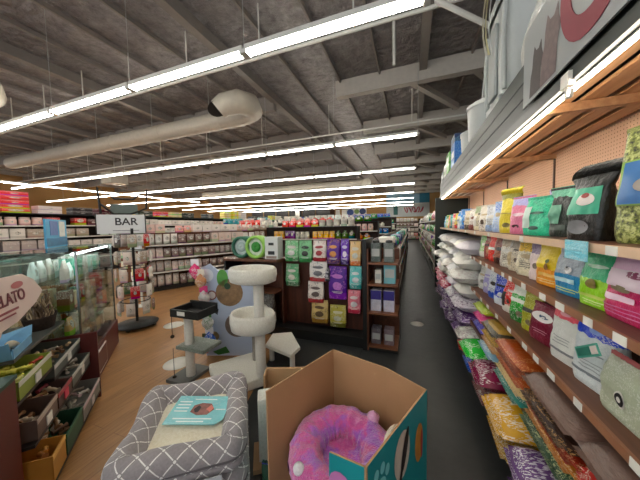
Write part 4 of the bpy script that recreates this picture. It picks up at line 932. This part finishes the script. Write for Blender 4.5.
HB = [('green treat bag, left of the top row', (-1.78,-1.56), 1.38, 1.09, '7cae84', 'e4dcd0', '3c7a4c'), ('green treat bag with black dog, second of the top row', (-1.55,-1.35), 1.38, 1.08, '84b48c', '3a3c38', '3c7a4c'),
      ('green treat bag alone in the second row', (-1.78,-1.56), 1.03, .72, '6c9c78', 'd8d0c4', '3c6a4c'), ('white and red treat bag, top row centre', (-1.33,-1.13), 1.38, 1.1, 'e4dcd4', 'a83a40', '8c2430'),
      ('white treat bag with red foot, second row', (-1.39,-1.12), 1.09, .81, 'e8e4de', '7c7c80', 'a02c38'), ('white and red treat bag aslant, third row', (-1.42,-1.18), .79, .5, 'e6ded6', '6a5c58', 'a03a40'),
      ('purple treat bag with orange letters, top row', (-1.12,-.93), 1.40, 1.07, '5c2480', 'd8904c', '3c1460'), ('purple treat bag with white star, top row', (-.92,-.80), 1.40, 1.07, '6a3a9c', 'd8ccec', '3c1460'),
      ('large purple treat bag, second row', (-1.10,-.84), 1.02, .58, '5a1c84', 'c87ad0', '7c2a9c'), ('small dark bag beside the large purple one', (-1.17,-1.08), 1.0, .82, '3a3440', 'b8b4bc', '2a2430'),
      ('peach treat bag, right end of the top row', (-.79,-.64), 1.37, 1.06, 'e8c090', 'f2e4cc', 'c87c48'), ('aqua treat bag, right end of the second row', (-.80,-.63), 1.03, .74, '7cc4c0', 'eef2ee', '3c9490'),
      ('pink treat bag, right end of the third row', (-.83,-.65), .70, .40, 'd88a94', 'f0dcd8', 'b04a60'), ('kraft cream treat bag, bottom row left', (-1.37,-1.12), .52, .21, 'd2bc8c', '6a5438', 'a8884c'),
      ('olive gold treat bag, bottom row right', (-1.09,-.86), .47, .18, 'b8b060', 'e8e4c0', '6a6a2c')]
for lb, (xa, xb), zt, zb, c, pr, bt in HB:
    w = xb-xa; h = zt-zb
    t = pet_bag(lb + ' of the brown end display', ((xa+xb)/2, 3.33, zb), w, h, .07, bagmat(c, bottom=bt, bh=.2, print_=pr, pamt=.3, psc=(4,4,9)), ru(-4,4), [logo(pr, .72, .6, .07), pic(pr, .42, .5, .13), *lines('efeae0', (.24,.2), .6, .008)], name='hanging_treat_bag', cat='treat bag')
    MB().tube([(0,.08,h-.02),(0,-.04,h-.02),(0,-.05,h+.01)], .003, 6).build('peg_hook', CHROME, t)
# round green packages and carton on the left top shelf
GRN = M('8fc46a', .5, var=.25, sc=12)
def round_pack(label, x, y, r, c1, c2, c3):
    t = thing('round_pet_tunnel', label, 'pet tunnel', (x, y, 1.122))
    def ring(r0, r1, y0, y1, m, nm):
        pr = [(r0,y0),(r1,y0),(r1,y1),(r0,y1),(r0,y0)]
        o = MB().lathe(pr, n=32).build(nm, m, t, (0,0,r)); o.rotation_euler = (R(90),0,0)
    ring(r*.78, r, -.09, .09, c1, 'outer_ring'); ring(r*.45, r*.77, -.05, .05, c2, 'fabric_disc'); ring(.001, r*.44, -.03, .07, c3, 'centre_print')
round_pack('dark green edged round tunnel package at left on the display top', -2.53, 3.33, .17, M('2f6a54', .5, var=.2), M('cfdcd8', .5, var=.3, sc=20), M('b8ccc8', .5, var=.3, sc=20))
round_pack('lime green round tunnel package in the middle of the display top', -2.24, 3.30, .175, M('9ad05c', .5, var=.2), M('dce4d4', .5, var=.25, sc=20), M('3c9a3c', .5, var=.5, sc=20))
t = carton('white carton with black cat face cut outs on the display top', (-1.96, 3.3, 1.122), .22, .16, .33, M('dde0dc', .5), 0, [('dark_mouth', -.25, .25, .2, .36, '2a2e30'), ('dark_eyes', -.2, .2, .62, .74, '2c3032'), ('label_strip', -.4, .4, .03, .14, '9c8c80')])
put('pouch', (-1.74, 3.42, 1.402), 0, .001, .001, .001, 'dc6a3c', 'x') if 0 else None
pet_bag('dark bag with white paw behind the cream cat tree', (-2.12, 3.3, .132), .3, .43, .16, bagmat('3a3836', print_='c8c4bc', pamt=.35), 0, [logo('d8d4cc', .6, .4, .08)])
pet_bag('pink and dark red treat bag left of the cat tree', (-2.5, 3.28, .132), .3, .43, .16, bagmat('8c3040', print_='e8ccd0', pamt=.4), 0, [logo('efd8dc', .6, .4, .08)])
pet_bag('maroon litter bag on the display base beside the tree', (-2.35, 3.3, .62), .26, .3, .1, bagmat('5c2430', print_='e6d4cc', pamt=.45), 0, [logo('e8dcd4', .6, .4, .08)]); 
MB().box(.2, .85, -.1, .2, .60, .618).build('mid_shelf', BRN, EC)
# ---- gondola behind the end display, facing the aisle
G2 = gondola('gondola_shelving', 'long low shelving along the left of the dark aisle behind the end display', (-.22, 3.75), 90, 13, .45, (.45,.8,1.15), 1.34, deckm=BRN)
for z, hh in ((.1,.26),(.45,.27),(.8,.27),(1.15,.25)):
    fill(G2, .05, 12.9, z, ['carton','bottle','pouch'], .2, hh, .22, TEALS+['e8e4dc','c8a050'], 'blue or teal # on the aisle side shelves beyond the end display', 'small teal and blue #s beside the dark aisle'.replace('#s','#'))
# ---- far right gondola beyond the dark end panel
G3 = gondola('gondola_shelving', 'far shelving on the right of the dark aisle beyond the dark end panel', (.58, 25), -90, 17.8, .5, (.5,.9,1.3,1.7), 2.1)
for z, hh in ((.1,.33),(.5,.33),(.9,.33),(1.3,.33),(1.7,.4)):
    fill(G3, .1, 17.7, z, ['pouch','pack','bottle'], .34, hh, .3, WHITES+GREENS+['a84a6a','7a5a9c'], 'pale # on the far right shelves beyond the dark end panel', 'pale # at the far right of the aisle')
# ---- angled gondola at the left with white packages
G1 = gondola('gondola_shelving', 'brown angled shelving full of white packages left of the cat tree', (-6.45, 3.88), 62, 4.2, .5, (.5,.85,1.2), 1.5)
MB().box(-.02,.5,-.02,0,.02,1.5).build('front_panel', woodm('warm_brown_panel', '6e4228', '8f5a3a', 2), G1)
for z, hh in ((.1,.3),(.5,.26),(.85,.26),(1.2,.27)):
    fill(G1, .55, 4.1, z, ['pouch','carton','pack'], .17, hh, .2, WHITES if z > .3 else WHITES+['4c6a9c','8c98a8'], 'white or grey # on the angled shelving left of the cat tree', 'white and grey # on the angled shelving')
fill(G1, .05, 4.1, 1.5, ['pouch','carton'], .22, .22, .2, PINKS+WHITES+['5ca090'], 'mixed # standing on top of the angled shelving', 'mixed # on top of the angled shelving')
# hanging toys on the brown panel, in front of it
for r in range(5):
    for c in range(3):
        p = G1.matrix_world @ Vector((.06+c*.17, -.06, 1.3-.27*r)); 
        q = put('pack', p - Vector((0,0,.1)), G1.rotation_euler[2], .12, .07, .2, random.choice(WHITES+['b8a888','dcd4bc']), 'pale toy packet hanging on the brown panel at the start of angled shelving', 'pale toy packets on the brown panel')
bs = thing('bar_sign', 'white sign board with black letters reading BAR above the brown panel', 'sign', (-6.52, 3.8, 1.515), R(50))
MB().box(-.28,.62,-.012,.012,0,.44).build('sign_board', M('cfd4d6', .5, var=.05), bs); MB().box(-.3,-.28,-.02,.02,0,.46).box(.62,.64,-.02,.02,0,.46).build('sign_frame', BLK, bs)
text('BAR', .24, M('24262a', .5), bs, (.26, -.014, .27), (R(90),0,0), bold=.004); MB().box(.0,.5,-.014,-.012,.06,.075).build('small_print', M('6a6e72', .5), bs)
# ---- long tall gondola far left with merchandise on top
T = gondola('gondola_shelving', 'tall black topped shelving running along the far left behind everything', (-11.5, 1.5), 90, 24, .6, (.6,1.0,1.4,1.8), 2.16, panelm=M('2a211d', .6), tops=1)
for z, hh, pal in ((1.0,.32,WHITES),(1.4,.3,PINKS+WHITES),(1.8,.28,PINKS+['8c4a4c','5c3436'])):
    fill(T, 1.0, 23.8, z, ['pouch','carton','can'] if z < 1.7 else ['carton','jar'], .4 if z < 1.2 else .34, hh, .3, pal, '# on the tall far left shelving, tinted white or pink', 'white and pink # on the tall far left shelving', vary=.2)
tops = [(1.9, 'c8383c', 5), (2.6, 'd24a4c', 5), (3.4, 'e0d4d0', 2), (4.3, '3a3436', 2), (5.1, '6a2c34', 2), (5.9, 'd8c040', 3), (6.7, '3c4434', 2), (7.5, 'c85040', 2), (8.3, 'd8cc9c', 2), (9.1, '2c3630', 2), (10.6, '4c5450', 2), (12.2, 'e0d08c', 4), (13.0, 'dcc838', 4), (13.9, 'd8d0cc', 4), (15.2, '3c4438', 2), (16.6, '4a5648', 2), (18.1, 'c8cc60', 3), (19.2, 'd8d8c8', 3), (20.6, '3a3a34', 3), (22, '2c2c2a', 3)]
nmc = {'c8383c':'stack of red','d24a4c':'stack of bright red'}
for i, (x, c, n) in enumerate(tops):
    for k in range(n):
        p = T.matrix_world @ Vector((x, .3, 2.192+k*.135)); put('carton', p, R(90)+ru(-.05,.05), .6, .4, .128, c, 'wide flat carton stacked on top of the tall far left shelving', 'flat cartons on top of the tall far left shelving')
# ---- rows of shelving across the store
ROWS = [(-6.6, 8.2, 4.9, 1.55, (1.15,), .2, MIX, 'first'), (-10, 11.2, 8.6, 1.75, (.95, 1.35), .26, PINKS+MIX, 'second'), (-11, 14.8, 9.9, 1.95, (1.1, 1.5), .3, TEALS+MIX, 'third'), (-10.5, 19.4, 9.4, 2.15, (1.3, 1.7), .36, MIX+['2f5fb0','3c6cc0'], 'fourth')]
for x0, y, ln, h, zs, w, pal, od in ROWS:
    g = gondola('gondola_shelving', 'brown cross shelving row standing %s behind the end display' % od, (x0, y), 0, ln, .5, zs, h, panelm=M('4a342a', .6), tops=1)
    bpy.context.view_layer.update()
    for z in zs: fill(g, .05, ln-.05, z, ['carton','bottle','pouch','jar'], w, .32, .25, pal, 'small # in the %s cross shelving row behind the end display' % od, 'small # in the %s cross shelving row' % od, hmax=.3)
    fill(g, .05, ln-.05, h+.03, ['carton','bottle','pouch','can'], w*1.2, .3, .3, pal, '# on top of the %s cross shelving row behind the end display' % od, '# on top of the %s cross shelving row' % od, skip=.12)
g = gondola('gondola_shelving', 'shelving closing off the far end of the dark aisle', (-1.6, 27.5), 0, 2.6, .5, (.4,.9,1.4), 1.9, panelm=M('6a5a4c', .6))
for z in (.1,.4,.9,1.4,1.9):
    fill(g, .05, 2.5, z, ['carton','pouch'], .34, .36 if z > .2 else .25, .3, WHITES+PINKS, '# on the shelving at the far end of the dark aisle', '# at the far end of the dark aisle')
# ---- back wall graphics
mu = thing('wall_mural', 'pale blue wall mural with crimson lettering high on the back wall', 'mural', (-.6, YB-.02, 2.7))
MB().box(-2.9, 2.9, -.03, 0, 0, 4.1).build('mural_panel', M('7fa6bc', .6, var=.25, sc=.7), mu); MB().box(-2.9, 2.9, -.045, -.03, 0, 1.9).build('pale_band', M('c4ccca', .6, var=.15, sc=1.5), mu)
MB().box(1.6, 2.9, -.045, -.03, 1.9, 4.1).build('teal_band', M('1f6f88', .6, var=.3, sc=1), mu)
for i in range(5):
    mb = MB(); pts = [(-.2+.95*i*.55 + .22*sin(a*1.0), -.06, .95+.38*cos(a*1.3+i)) for a in [k*.6 for k in range(9)]]; mb.tube(pts, .07, 6); mb.build('script_stroke', M('a83048', .5), mu)
MB().box(-1.9,-1.3,-.05,-.045,.3,1.6).build('dark_figure', M('1f5c58', .6, var=.4), mu)
dp = thing('dog_picture_panel', 'blue and white pet photo panel on the tan back wall', 'picture', (-8.0, YB-.02, 2.4))
MB().box(-1.6,1.6,-.04,0,0,2.1).build('photo_panel', M('cfd4ce', .6, var=.3, sc=1.5), dp)
for x, z, r, c in ((-.9,1.2,.55,'34508c'),(.1,1.3,.4,'6a8a4c'),(1.0,1.3,.5,'2c3c6c'),(.9,.5,.35,'f0eee6'),(-.2,.5,.3,'7c6a58')):
    MB().add([(x+r*cos(2*pi*k/16), -.045, z+r*.9*sin(2*pi*k/16)) for k in range(16)], [tuple(range(16))]).build('pet_print', M(c, .6, var=.4, sc=3), dp)
for i, (x, w, c, lb) in enumerate(((-13.0, 1.6, '4a2c20', 'dark brown panel on the back wall left of the pet photo panel'), (-3.9, 1.2, '5a2a20', 'red brown panel on the back wall beside the blue mural'))):
    b = thing('wall_panel', lb, 'panel', (x, YB-.02, 0)); MB().box(-w,w,-.06,0,0,2.6 if i else 4.6).build('panel_board', M(c, .6), b)
    if i: MB().box(-.6,.6,-.07,-.06,1.9,2.3).build('white_notice', W_, b)
for i in range(6):
    b = thing('hanging_dark_sign', 'dark hanging board in the row high before the back wall', 'sign', (-24+2.3*i, 35.5, 2.3), 0, 'dark hanging boards before the back wall')
    MB().box(-1.05,1.05,-.03,.03,0,2.7).build('sign_board', M('1e1c1a', .6, var=.4), b); MB().tube([(0,0,2.7),(0,0,ZC-2.35)], .01, 5).build('cord', MET, b)
for i, (x, lb) in enumerate(((-26.2,'first'),(-16.6,'second'),(-10.9,'third'),(-9.9,'fourth'))):
    tag(MB().box(-.35,.35,-.02,0,0,1.5).build('wall_notice', M('dcdcd6', .5), None, (x if i else -29, YB-.04-(2.7 if x < -12 else 0), 2.6)), 'small white upright notice, %s from the left along the back' % lb, 'notice')

# ================================================================== TREAT ISLAND (front left)
IA = R(139.5); IO = Vector((-2.28, .86, 0)); IX = Vector((cos(IA), sin(IA), 0)); IY = Vector((-sin(IA), cos(IA), 0))
def ip(s, y, z): return IO + IX*s + IY*y + Vector((0,0,z))
REDW = M('5a1f1a', .45, var=.1, name='dark_red_laminate')
t = thing('red_cabinet', 'dark red end cabinet of the treat island at the left frame edge', 'cabinet', ip(-.64, 0, 0), IA)
MB().box(-.37,.35,0,.8,0,.79).build('cabinet_body', REDW, t, bevel=.005); MB().box(-.375,.355,-.005,.805,.79,.81).build('counter_top', M('24483c', .5), t)
ISL = thing('treat_island', 'stepped wooden treat island with dark red base and open tray shelves', 'display counter', IO, IA)
MB().box(-.26,.8,.36,.9,0,.76).build('core', M('33201a', .5), ISL); MB().box(-.262,.8,.345,.92,.765,.79).build('counter_top', M('4a4a46', .4), ISL)
MB().box(.8,2.2,0,.92,0,.33).build('red_base', REDW, ISL)
MB().box(.95,1.5,-.012,-.0,.05,.29).box(.965,1.485,-.014,-.012,.065,.275,1).build('framed_panel', [M('cfc8c4', .4), REDW], ISL)
MB().box(.0,.8,.12,.34,.77,.79).build('ledge', M('4a4a46', .4), ISL); MB().box(.22,.8,.02,.36,.50,.52).build('tray_shelf', M('2c2320', .5), ISL)
for z, y, xe in ((.08,-.10,.8),(.36,-.04,.8),(.62,.02,.21)): MB().box(-.26,xe,y,.36,z-.02,z).build('tray_shelf', M('2c2320', .5), ISL)
MB().box(.78,.8,-.1,.36,0,.64).build('side_panel', REDW, ISL)
def tray(label, s0, s1, z, y0, dpt, h, c, rimc, fillc, n=14, kind='chew', tagc=None, tilt=-6):
    import re; short = re.split(' on | beside | at ', label)[0]
    w = s1-s0; t = thing('display_tray', label, 'tray', ip((s0+s1)/2, y0, z), IA)
    mb = MB(); th = .006; hb = h*1.25
    mb.box(-w/2,w/2,0,dpt,0,th); mb.box(-w/2,w/2,0,th,0,h); mb.box(-w/2,w/2,dpt-th,dpt,0,hb)
    for sx in (-1,1):
        x = sx*(w/2-th/2); vs = [(x-th/2,0,0),(x-th/2,dpt,0),(x-th/2,dpt,hb),(x-th/2,0,h),(x+th/2,0,0),(x+th/2,dpt,0),(x+th/2,dpt,hb),(x+th/2,0,h)]
        mb.add(vs, [(0,1,2,3),(7,6,5,4),(0,3,7,4),(3,2,6,7),(2,1,5,6),(1,0,4,5)])
    mb.build('tray_body', M(c, .5), t); MB().box(-w/2,w/2,-.003,0,h-.03,h).build('front_rim', M(rimc, .5), t)
    if tagc: MB().box(-.035,.035,-.008,-.003,.01,.07).build('price_card', M(tagc, .5), t)
    for i in range(n):
        x = ru(-w/2+.05, w/2-.05); y = ru(.05, dpt-.05); zz = ru(.5,.95)*h; a = ru(0, pi); l = ru(.03,.055); cc = random.choice(fillc)
        d = Vector((cos(a), sin(a), ru(-.25,.25)))*l; b = IO*0
        mb = MB(); p0 = ip((s0+s1)/2+x, y0+y, z+zz)
        r = ru(.009,.016)
        mb.tube([-d, -d*.55, Vector((0,0,.004)), d*.55, d], [r*1.35, r*.85, r*.8, r*.85, r*1.35], 7)
        q = mb.build('dog_chew', M(cc, .7), None, p0); tag(q, 'bone shaped chew lying in the ' + short, 'dog chew', 'chews in the ' + short)
    return t
YEL = ['d8b83c','c8c04c','b8442c','e0d48c']; BRNS = ['a07850','8c6440','c8a47c','6a4a34','d8c4a8']; GRY = ['c8c0b4','8a8478','a89c8c']
tray('yellow and green edged treat tray beside the red cabinet', -.22, .2, .622, .02, .32, .11, '8c9a3c', 'd8d4c4', YEL, 18, tagc='e8e4dc')
tray('long grey treat tray on the upper step', .23, .77, .522, .02, .32, .09, '5c625c', 'c8c8c0', GRY+BRNS, 16, tagc='dcdcd6')
tray('brown treat tray with white card on the middle step', -.22, .06, .362, -.04, .34, .12, '6a5448', 'b8a898', BRNS, 14, tagc='efeae0')
tray('treat tray with red and pink price card on the middle step', .08, .32, .362, -.04, .34, .10, '5c4440', 'b04a50', BRNS+['b8505c'], 12, tagc='d8405c')
tray('grey open treat tray on the middle step', .34, .77, .362, -.04, .34, .10, '70746c', 'c4c4bc', GRY, 14, tagc='d0ccc4')
tray('orange treat tub on the lowest step', -.24, -.05, .082, -.10, .3, .16, 'c88a34', 'e8b45c', ['c88a34','a8682c'], 6)
tray('dark green treat basket on the lowest step', -.03, .28, .082, -.10, .34, .14, '24543a', '2f6a48', BRNS+['c8b8ac'], 16)
tray('pale plastic treat tray at the end of the lowest step', .30, .76, .082, -.10, .34, .12, '8c8880', 'd8c4c4', GRY+['c8a8a8'], 14, tagc='e0d4d0')
# blue folded carton trays on the counter
def folded(label, s, y, c, n=6):
    t = thing('carton_tray', label, 'carton tray', ip(s, y, .812 if s < -.27 else .792), IA+ru(-.12,.12))
    m = M(c, .5, var=.2, sc=20)
    MB().box(-.15,.15,-.1,.1,0,.006).build('tray_bottom', m, t)
    for sx in (-1,1): MB().add([(sx*.15,-.1,0),(sx*.15,.1,0),(sx*.19,.1,.12),(sx*.19,.04,.08),(sx*.19,-.1,.12),(sx*.152,-.1,0),(sx*.152,.1,0),(sx*.193,.1,.12),(sx*.193,.04,.08),(sx*.193,-.1,.12)], [(0,1,2,3,4),(9,8,7,6,5),(0,4,9,5),(1,6,7,2),(2,7,8,3),(3,8,9,4)]).build('side_flap', m, t)
    MB().box(-.15,.15,-.104,-.1,0,.06).build('front_flap', m, t); MB().box(-.15,.15,.1,.104,0,.09).build('back_flap', m, t)
    for k in range(n): tag(MB().grid(lambda u, v: Vector((.035*cos(2*pi*u)*sin(pi*v), .03*sin(2*pi*u)*sin(pi*v), .025-.025*cos(pi*v))), 10, 6, closeu=True).build('dog_biscuit', M(random.choice(['d8cfc0','b8a890','8a9aa8']), .8), None, ip(s+ru(-.09,.09), y+ru(-.05,.05), (.822 if s < -.27 else .80)+k*.004)), 'round biscuit in the ' + label, 'dog biscuit', 'biscuits in the ' + label)
    return t
folded('blue folded carton tray nearest the frame edge', -.5, .24, '3f86b8'); folded('pale blue folded carton tray beside the twig basket', .15, .24, '6fa4c8')
# basket of twig chews
t = thing('twig_basket', 'dark basket full of upright brown twig chews on the island', 'basket', ip(.66, .225, .792), IA)
MB().lathe([(.001,0),(.08,0),(.10,.10),(.105,.11),(.09,.10),(.07,.01),(.001,.01)], n=20, sx=1.25).build('basket_body', M('3a2c24', .8, var=.3, sc=40, bump=.6), t)
for i in range(60):
    a = ru(0,2*pi); r = ru(0,.10); h = ru(.16,.29); b = (ru(-.08,.08), ru(-.05,.05))
    x, y = r*cos(a)*1.5, r*sin(a)
    mb = MB(); mb.tube([(0,0,0),(b[0]*.6+ru(-.015,.015),b[1]*.6,h*.5),(b[0]+x*.8,b[1]+y*.8,h)], [.008,.007,.004], 6)
    tag(mb.build('twig_chew', M(random.choice(['7a6248','9c8468','5c4838','b8a488','6a5c50']), .8), None, ip(.66+x*.45, .225+y*.45, .806)), 'brown twig chew standing in the dark basket on the island', 'twig chew', 'twig chews in the dark basket')
# glass cases
GL = glass('case_glass', 'fafffd', .0)
SGL = glass('shelf_glass', 'eaf7f3', .02)
CASE_FILL = emis('f4fbff', 3.0, 'added_case_light')  # glow for the strips added to brighten the glass cases
def case(label, s0, s1, y0, y1, z0, z1, shelves):
    t = thing('glass_case', label, 'glass case', ip(s0, y0, z0), IA); w, d, h = s1-s0, y1-y0, z1-z0
    for x in (0, w):
        for y in (0, d): MB().box(x-.008, x+.008, y-.008, y+.008, 0, h).build('corner_post', CHROME, t)
    MB().box(.008,w-.008,-.003,.001,0,h).build('front_pane', GL, t); MB().box(.008,w-.008,-.008+d,d-.004,0,h).build('rear_pane', GL, t)
    MB().box(-.003,.001,.008,d-.008,0,h).build('side_pane', GL, t); MB().box(w-.003,w+.001,.008,d-.008,0,h).build('side_pane', GL, t)
    MB().box(-.008,w+.008,-.008,d+.008,h,h+.010).build('top_pane', glass('top_glass', 'd4ece6', .15), t)
    MB().box(.06,w-.06,.02,.05,h-.03,h-.012).build('added_case_light', CASE_FILL, t)  # added light strip under the top, lifts the dark case interior
    for z in shelves: MB().box(.01,w-.01,.03,d-.03,z-z0-.006,z-z0).build('glass_shelf', SGL, t)
    return t
case('tall glass case with metal posts at the far end of the island', .82, 2.18, .02, .5, .332, 1.40, (.6,.85,1.12))
case('glass case above the stepped trays of the island', -.55, .8, .60, .95, .812, 1.47, (1.05,1.26))
AQ = ['b4dcd0','eef4f0','4ca088','dcebe4','8cc4b4','f2f4f0','c4d8d2']
def ifill(s0, s1, y, z, kinds, w, h, pal, what, grp, step=1.06):
    s = s0+w/2
    while s < s1-w/2:
        kd = random.choice(kinds); ww = w*ru(.85,1.1)
        put(kd, ip(s, y+ru(-.02,.02), z+.002), IA+ru(-.1,.1), ww, min(ww,.09), h*ru(.8,1), random.choice(pal), what.replace('#', kd if kd != 'pack' else 'packet'), grp.replace('#', kd if kd != 'pack' else 'packet')); s += w*step
for z, kk, w, h, pal in ((.342,['pouch','carton'],.13,.2,BRNS+WHITES),(.6,['pouch','pack'],.12,.2,BRNS+WHITES),(.85,['carton','jar'],.1,.19,BRNS+['b83a44','3c5a4c']),(1.12,['carton','pouch'],.12,.2,WHITES+AQ)):
    ifill(.86, 2.14, .14, z, kk, w, h, pal, 'treat # inside the tall glass case at shelf front', 'treat #s at the front of the tall glass case'); ifill(.86, 2.14, .33, z, kk, w, h*1.05, pal, 'treat # inside the tall glass case at shelf back', 'treat #s at the back of the tall glass case')
for z, kk, w, h in ((.815,['bottle','jar'],.07,.18),(1.05,['jar','carton'],.09,.15),(1.26,['carton','pouch'],.11,.17)):
    ifill(-.5, .76, .70, z, kk, w, h, AQ, 'pale teal # in the front of the glass case over the trays', 'pale teal #s in front within the near glass case'); ifill(-.5, .76, .84, z, kk, w, h, AQ+['2c6a58'], 'pale teal # at the back of the glass case over the trays', 'pale teal #s at the back within the near glass case')
# gelato sign in front of the near case
gs = thing('gelato_sign', 'pinkish shield shaped sign with dark red letters GELATO on the island', 'sign', ip(-.30, .06, .792), IA)
gs.location = ip(-.07, .06, .792)
SH = [(-.45,.30),(-.42,.50),(-.1,.54),(.2,.53),(.33,.47),(.42,.37),(.30,.31),(.05,.25),(-.12,.24),(-.25,.12),(-.25,.0),(-.4,.0),(-.42,.2)]
n = len(SH); mb = MB(); mb.add([(x,-.01,z) for x,z in SH]+[(x,.01,z) for x,z in SH], [tuple(range(n)), tuple(range(2*n-1,n-1,-1))]+[(i,n+i,n+(i+1)%n,(i+1)%n) for i in range(n)]); mb.build('sign_board', M('d6c0b6', .45, var=.12, sc=6), gs)
gs.rotation_euler = (R(-6), 0, IA)
o = text('GELATO', .10, M('6e1a28', .4), gs, (-.01, -.013, .40), (R(90),0,0), bold=.002); o.scale = (-1, 1, 1) if 0 else (1,1,1)
MB().box(-.14,.08,-.013,-.0105,.325,.338).build('small_print', M('8c3a40', .5), gs); MB().box(-.14,.04,-.013,-.0105,.30,.31).build('small_print', M('8c3a40', .5), gs)
MB().add([(.12+.07*cos(a*2*pi/12), -.012, .47+.022*sin(a*2*pi/12)) for a in range(12)], [tuple(range(12))]).build('red_script', M('b05a58', .5), gs)
t = thing('round_stand_sign', 'small round topped brown card stand behind the gelato sign', 'sign', ip(-.16, .34, .79), IA)
MB().add([(.11*cos(a), y, .55+.09*sin(a)) for y in (-.008,.008) for a in [2*pi*k/20 for k in range(20)]], [tuple(range(20)), tuple(range(39,19,-1))]+[(k,20+k,20+(k+1)%20,(k+1)%20) for k in range(20)]).build('round_card', M('b09a8c', .5, var=.2, sc=12), t); MB().box(-.02,.02,-.01,.01,0,.47).build('stand', M('4a3a34', .5), t)
def poster(label, s, y, z, w, h, mat, extra=()):
    t = thing('poster_board', label, 'poster', ip(s, y, z), IA); MB().box(-w/2,w/2,-.008,.008,0,h).build('board', mat, t)
    for nm, x0, x1, z0, z1, c in extra: MB().box(x0,x1,-.011,-.008,z0,z1).build(nm, M(c, .5, var=.3, sc=25), t)
poster('bright blue poster with a dog photo standing on the tall glass case', 1.74, .42, 1.413, .56, .32, M('3f9cc8', .5, var=.25, sc=4), [('dark_blue_band', -.28,.28,.02,.11,'1f6a94'), ('dog_photo', -.18,.02,.14,.3,'4a6aa8'), ('white_ring', .06,.22,.12,.3,'d8d0c8')])
poster('pale grey poster standing on the near glass case', .2, .7, 1.483, .8, .24, M('c4cdd4', .5, var=.1), [('beige_print', .1,.3,.04,.2,'b8a89c')])
poster('white recipe card on the glass case shelf', .28, .625, 1.262, .3, .12, M('e8ecdc', .5, var=.15, sc=30)); poster('pale lilac card on the lower glass shelf of the near case', .42, .625, 1.052, .24, .1, M('c4ccdc', .5, var=.15, sc=30))
# ---- toy spinner rack behind the island
SP = (-4.25, 2.75); t = thing('spinner_rack', 'black wheeled spinner rack hung with small toys beyond the island', 'display rack', (*SP, 0))
MB().lathe([(.001,.04),(.28,.04),(.3,.07),(.05,.1),(.001,.1)], n=24).build('base', BLK, t)
for k in range(4): MB().lathe([(.001,-.03),(.03,-.02),(.035,0),(.03,.02),(.001,.03)], n=10).build('caster', BLK, t, (.25*cos(k*pi/2+.5), .25*sin(k*pi/2+.5), .035))
MB().tube([(0,0,.1),(0,0,1.62)], .02, 10).build('pole', BLK, t)
for lv in range(5):
    z = .45+.27*lv; MB().tube([(.2*cos(a), .2*sin(a), z) for a in [2*pi*k/16 for k in range(17)]], .006, 6, caps=False).build('ring', BLK, t)
    for k in range(7):
        a = 2*pi*k/7+lv*.3; put('pack', (SP[0]+.235*cos(a), SP[1]+.235*sin(a), z-.205), a+pi/2, .12, .07, .2, random.choice(WHITES+['5c5450','b03c40','7c8a70','3c3c40']), 'small toy packet hanging on the black spinner rack', 'toy packets on the spinner rack')
t = thing('display_pole', 'thin white upright pole standing before the brown panel', 'pole', (-5.3, 3.55, 0)); MB().tube([(0,0,0.01),(0,0,1.42)], .022, 10).build('pole', WHT, t); MB().lathe([(.001,0),(.14,0),(.14,.015),(.001,.02)], n=16).build('base', WHT, t)
for r in range(4):
    for k in range(2):
        q = put('pack', (-5.36+k*.18-.03, 3.50-.02*k, .35+.27*r), .5, .13, .08, .22, random.choice(WHITES+['d8d0a8','c8ccd0']), 'white knotted toy clipped to the thin white pole', 'white toys clipped to the white pole')
# cat shaped black wire sign on the far shelving top
t = thing('cat_ear_sign', 'black cat head outline sign standing on the tall far shelving', 'sign', (-11.2, 7.0, 2.245), R(60))
MB().tube([(-.75,0,.0),(-.8,0,1.05),(-.3,0,.62),(.3,0,.62),(.8,0,1.05),(.75,0,.25),(.2,0,-.0),(-.35,0,.0),(-.75,0,.4)], .045, 6).build('outline', BLK, t)
MB().box(-.45,.45,-.02,.02,.0,.4).build('face_panel', M('5c6c68', .5), t)
SC.cycles.transparent_max_bounces = 48
w = bpy.data.worlds.new('world'); SC.world = w; w.use_nodes = True
w.node_tree.nodes['Background'].inputs[0].default_value = lin('e6e8ea'); w.node_tree.nodes['Background'].inputs[1].default_value = .32
vs = SC.view_settings; vs.view_transform = 'Standard'; vs.look = 'None'; vs.gamma = 1; vs.use_curve_mapping = False; vs.exposure = 1.95
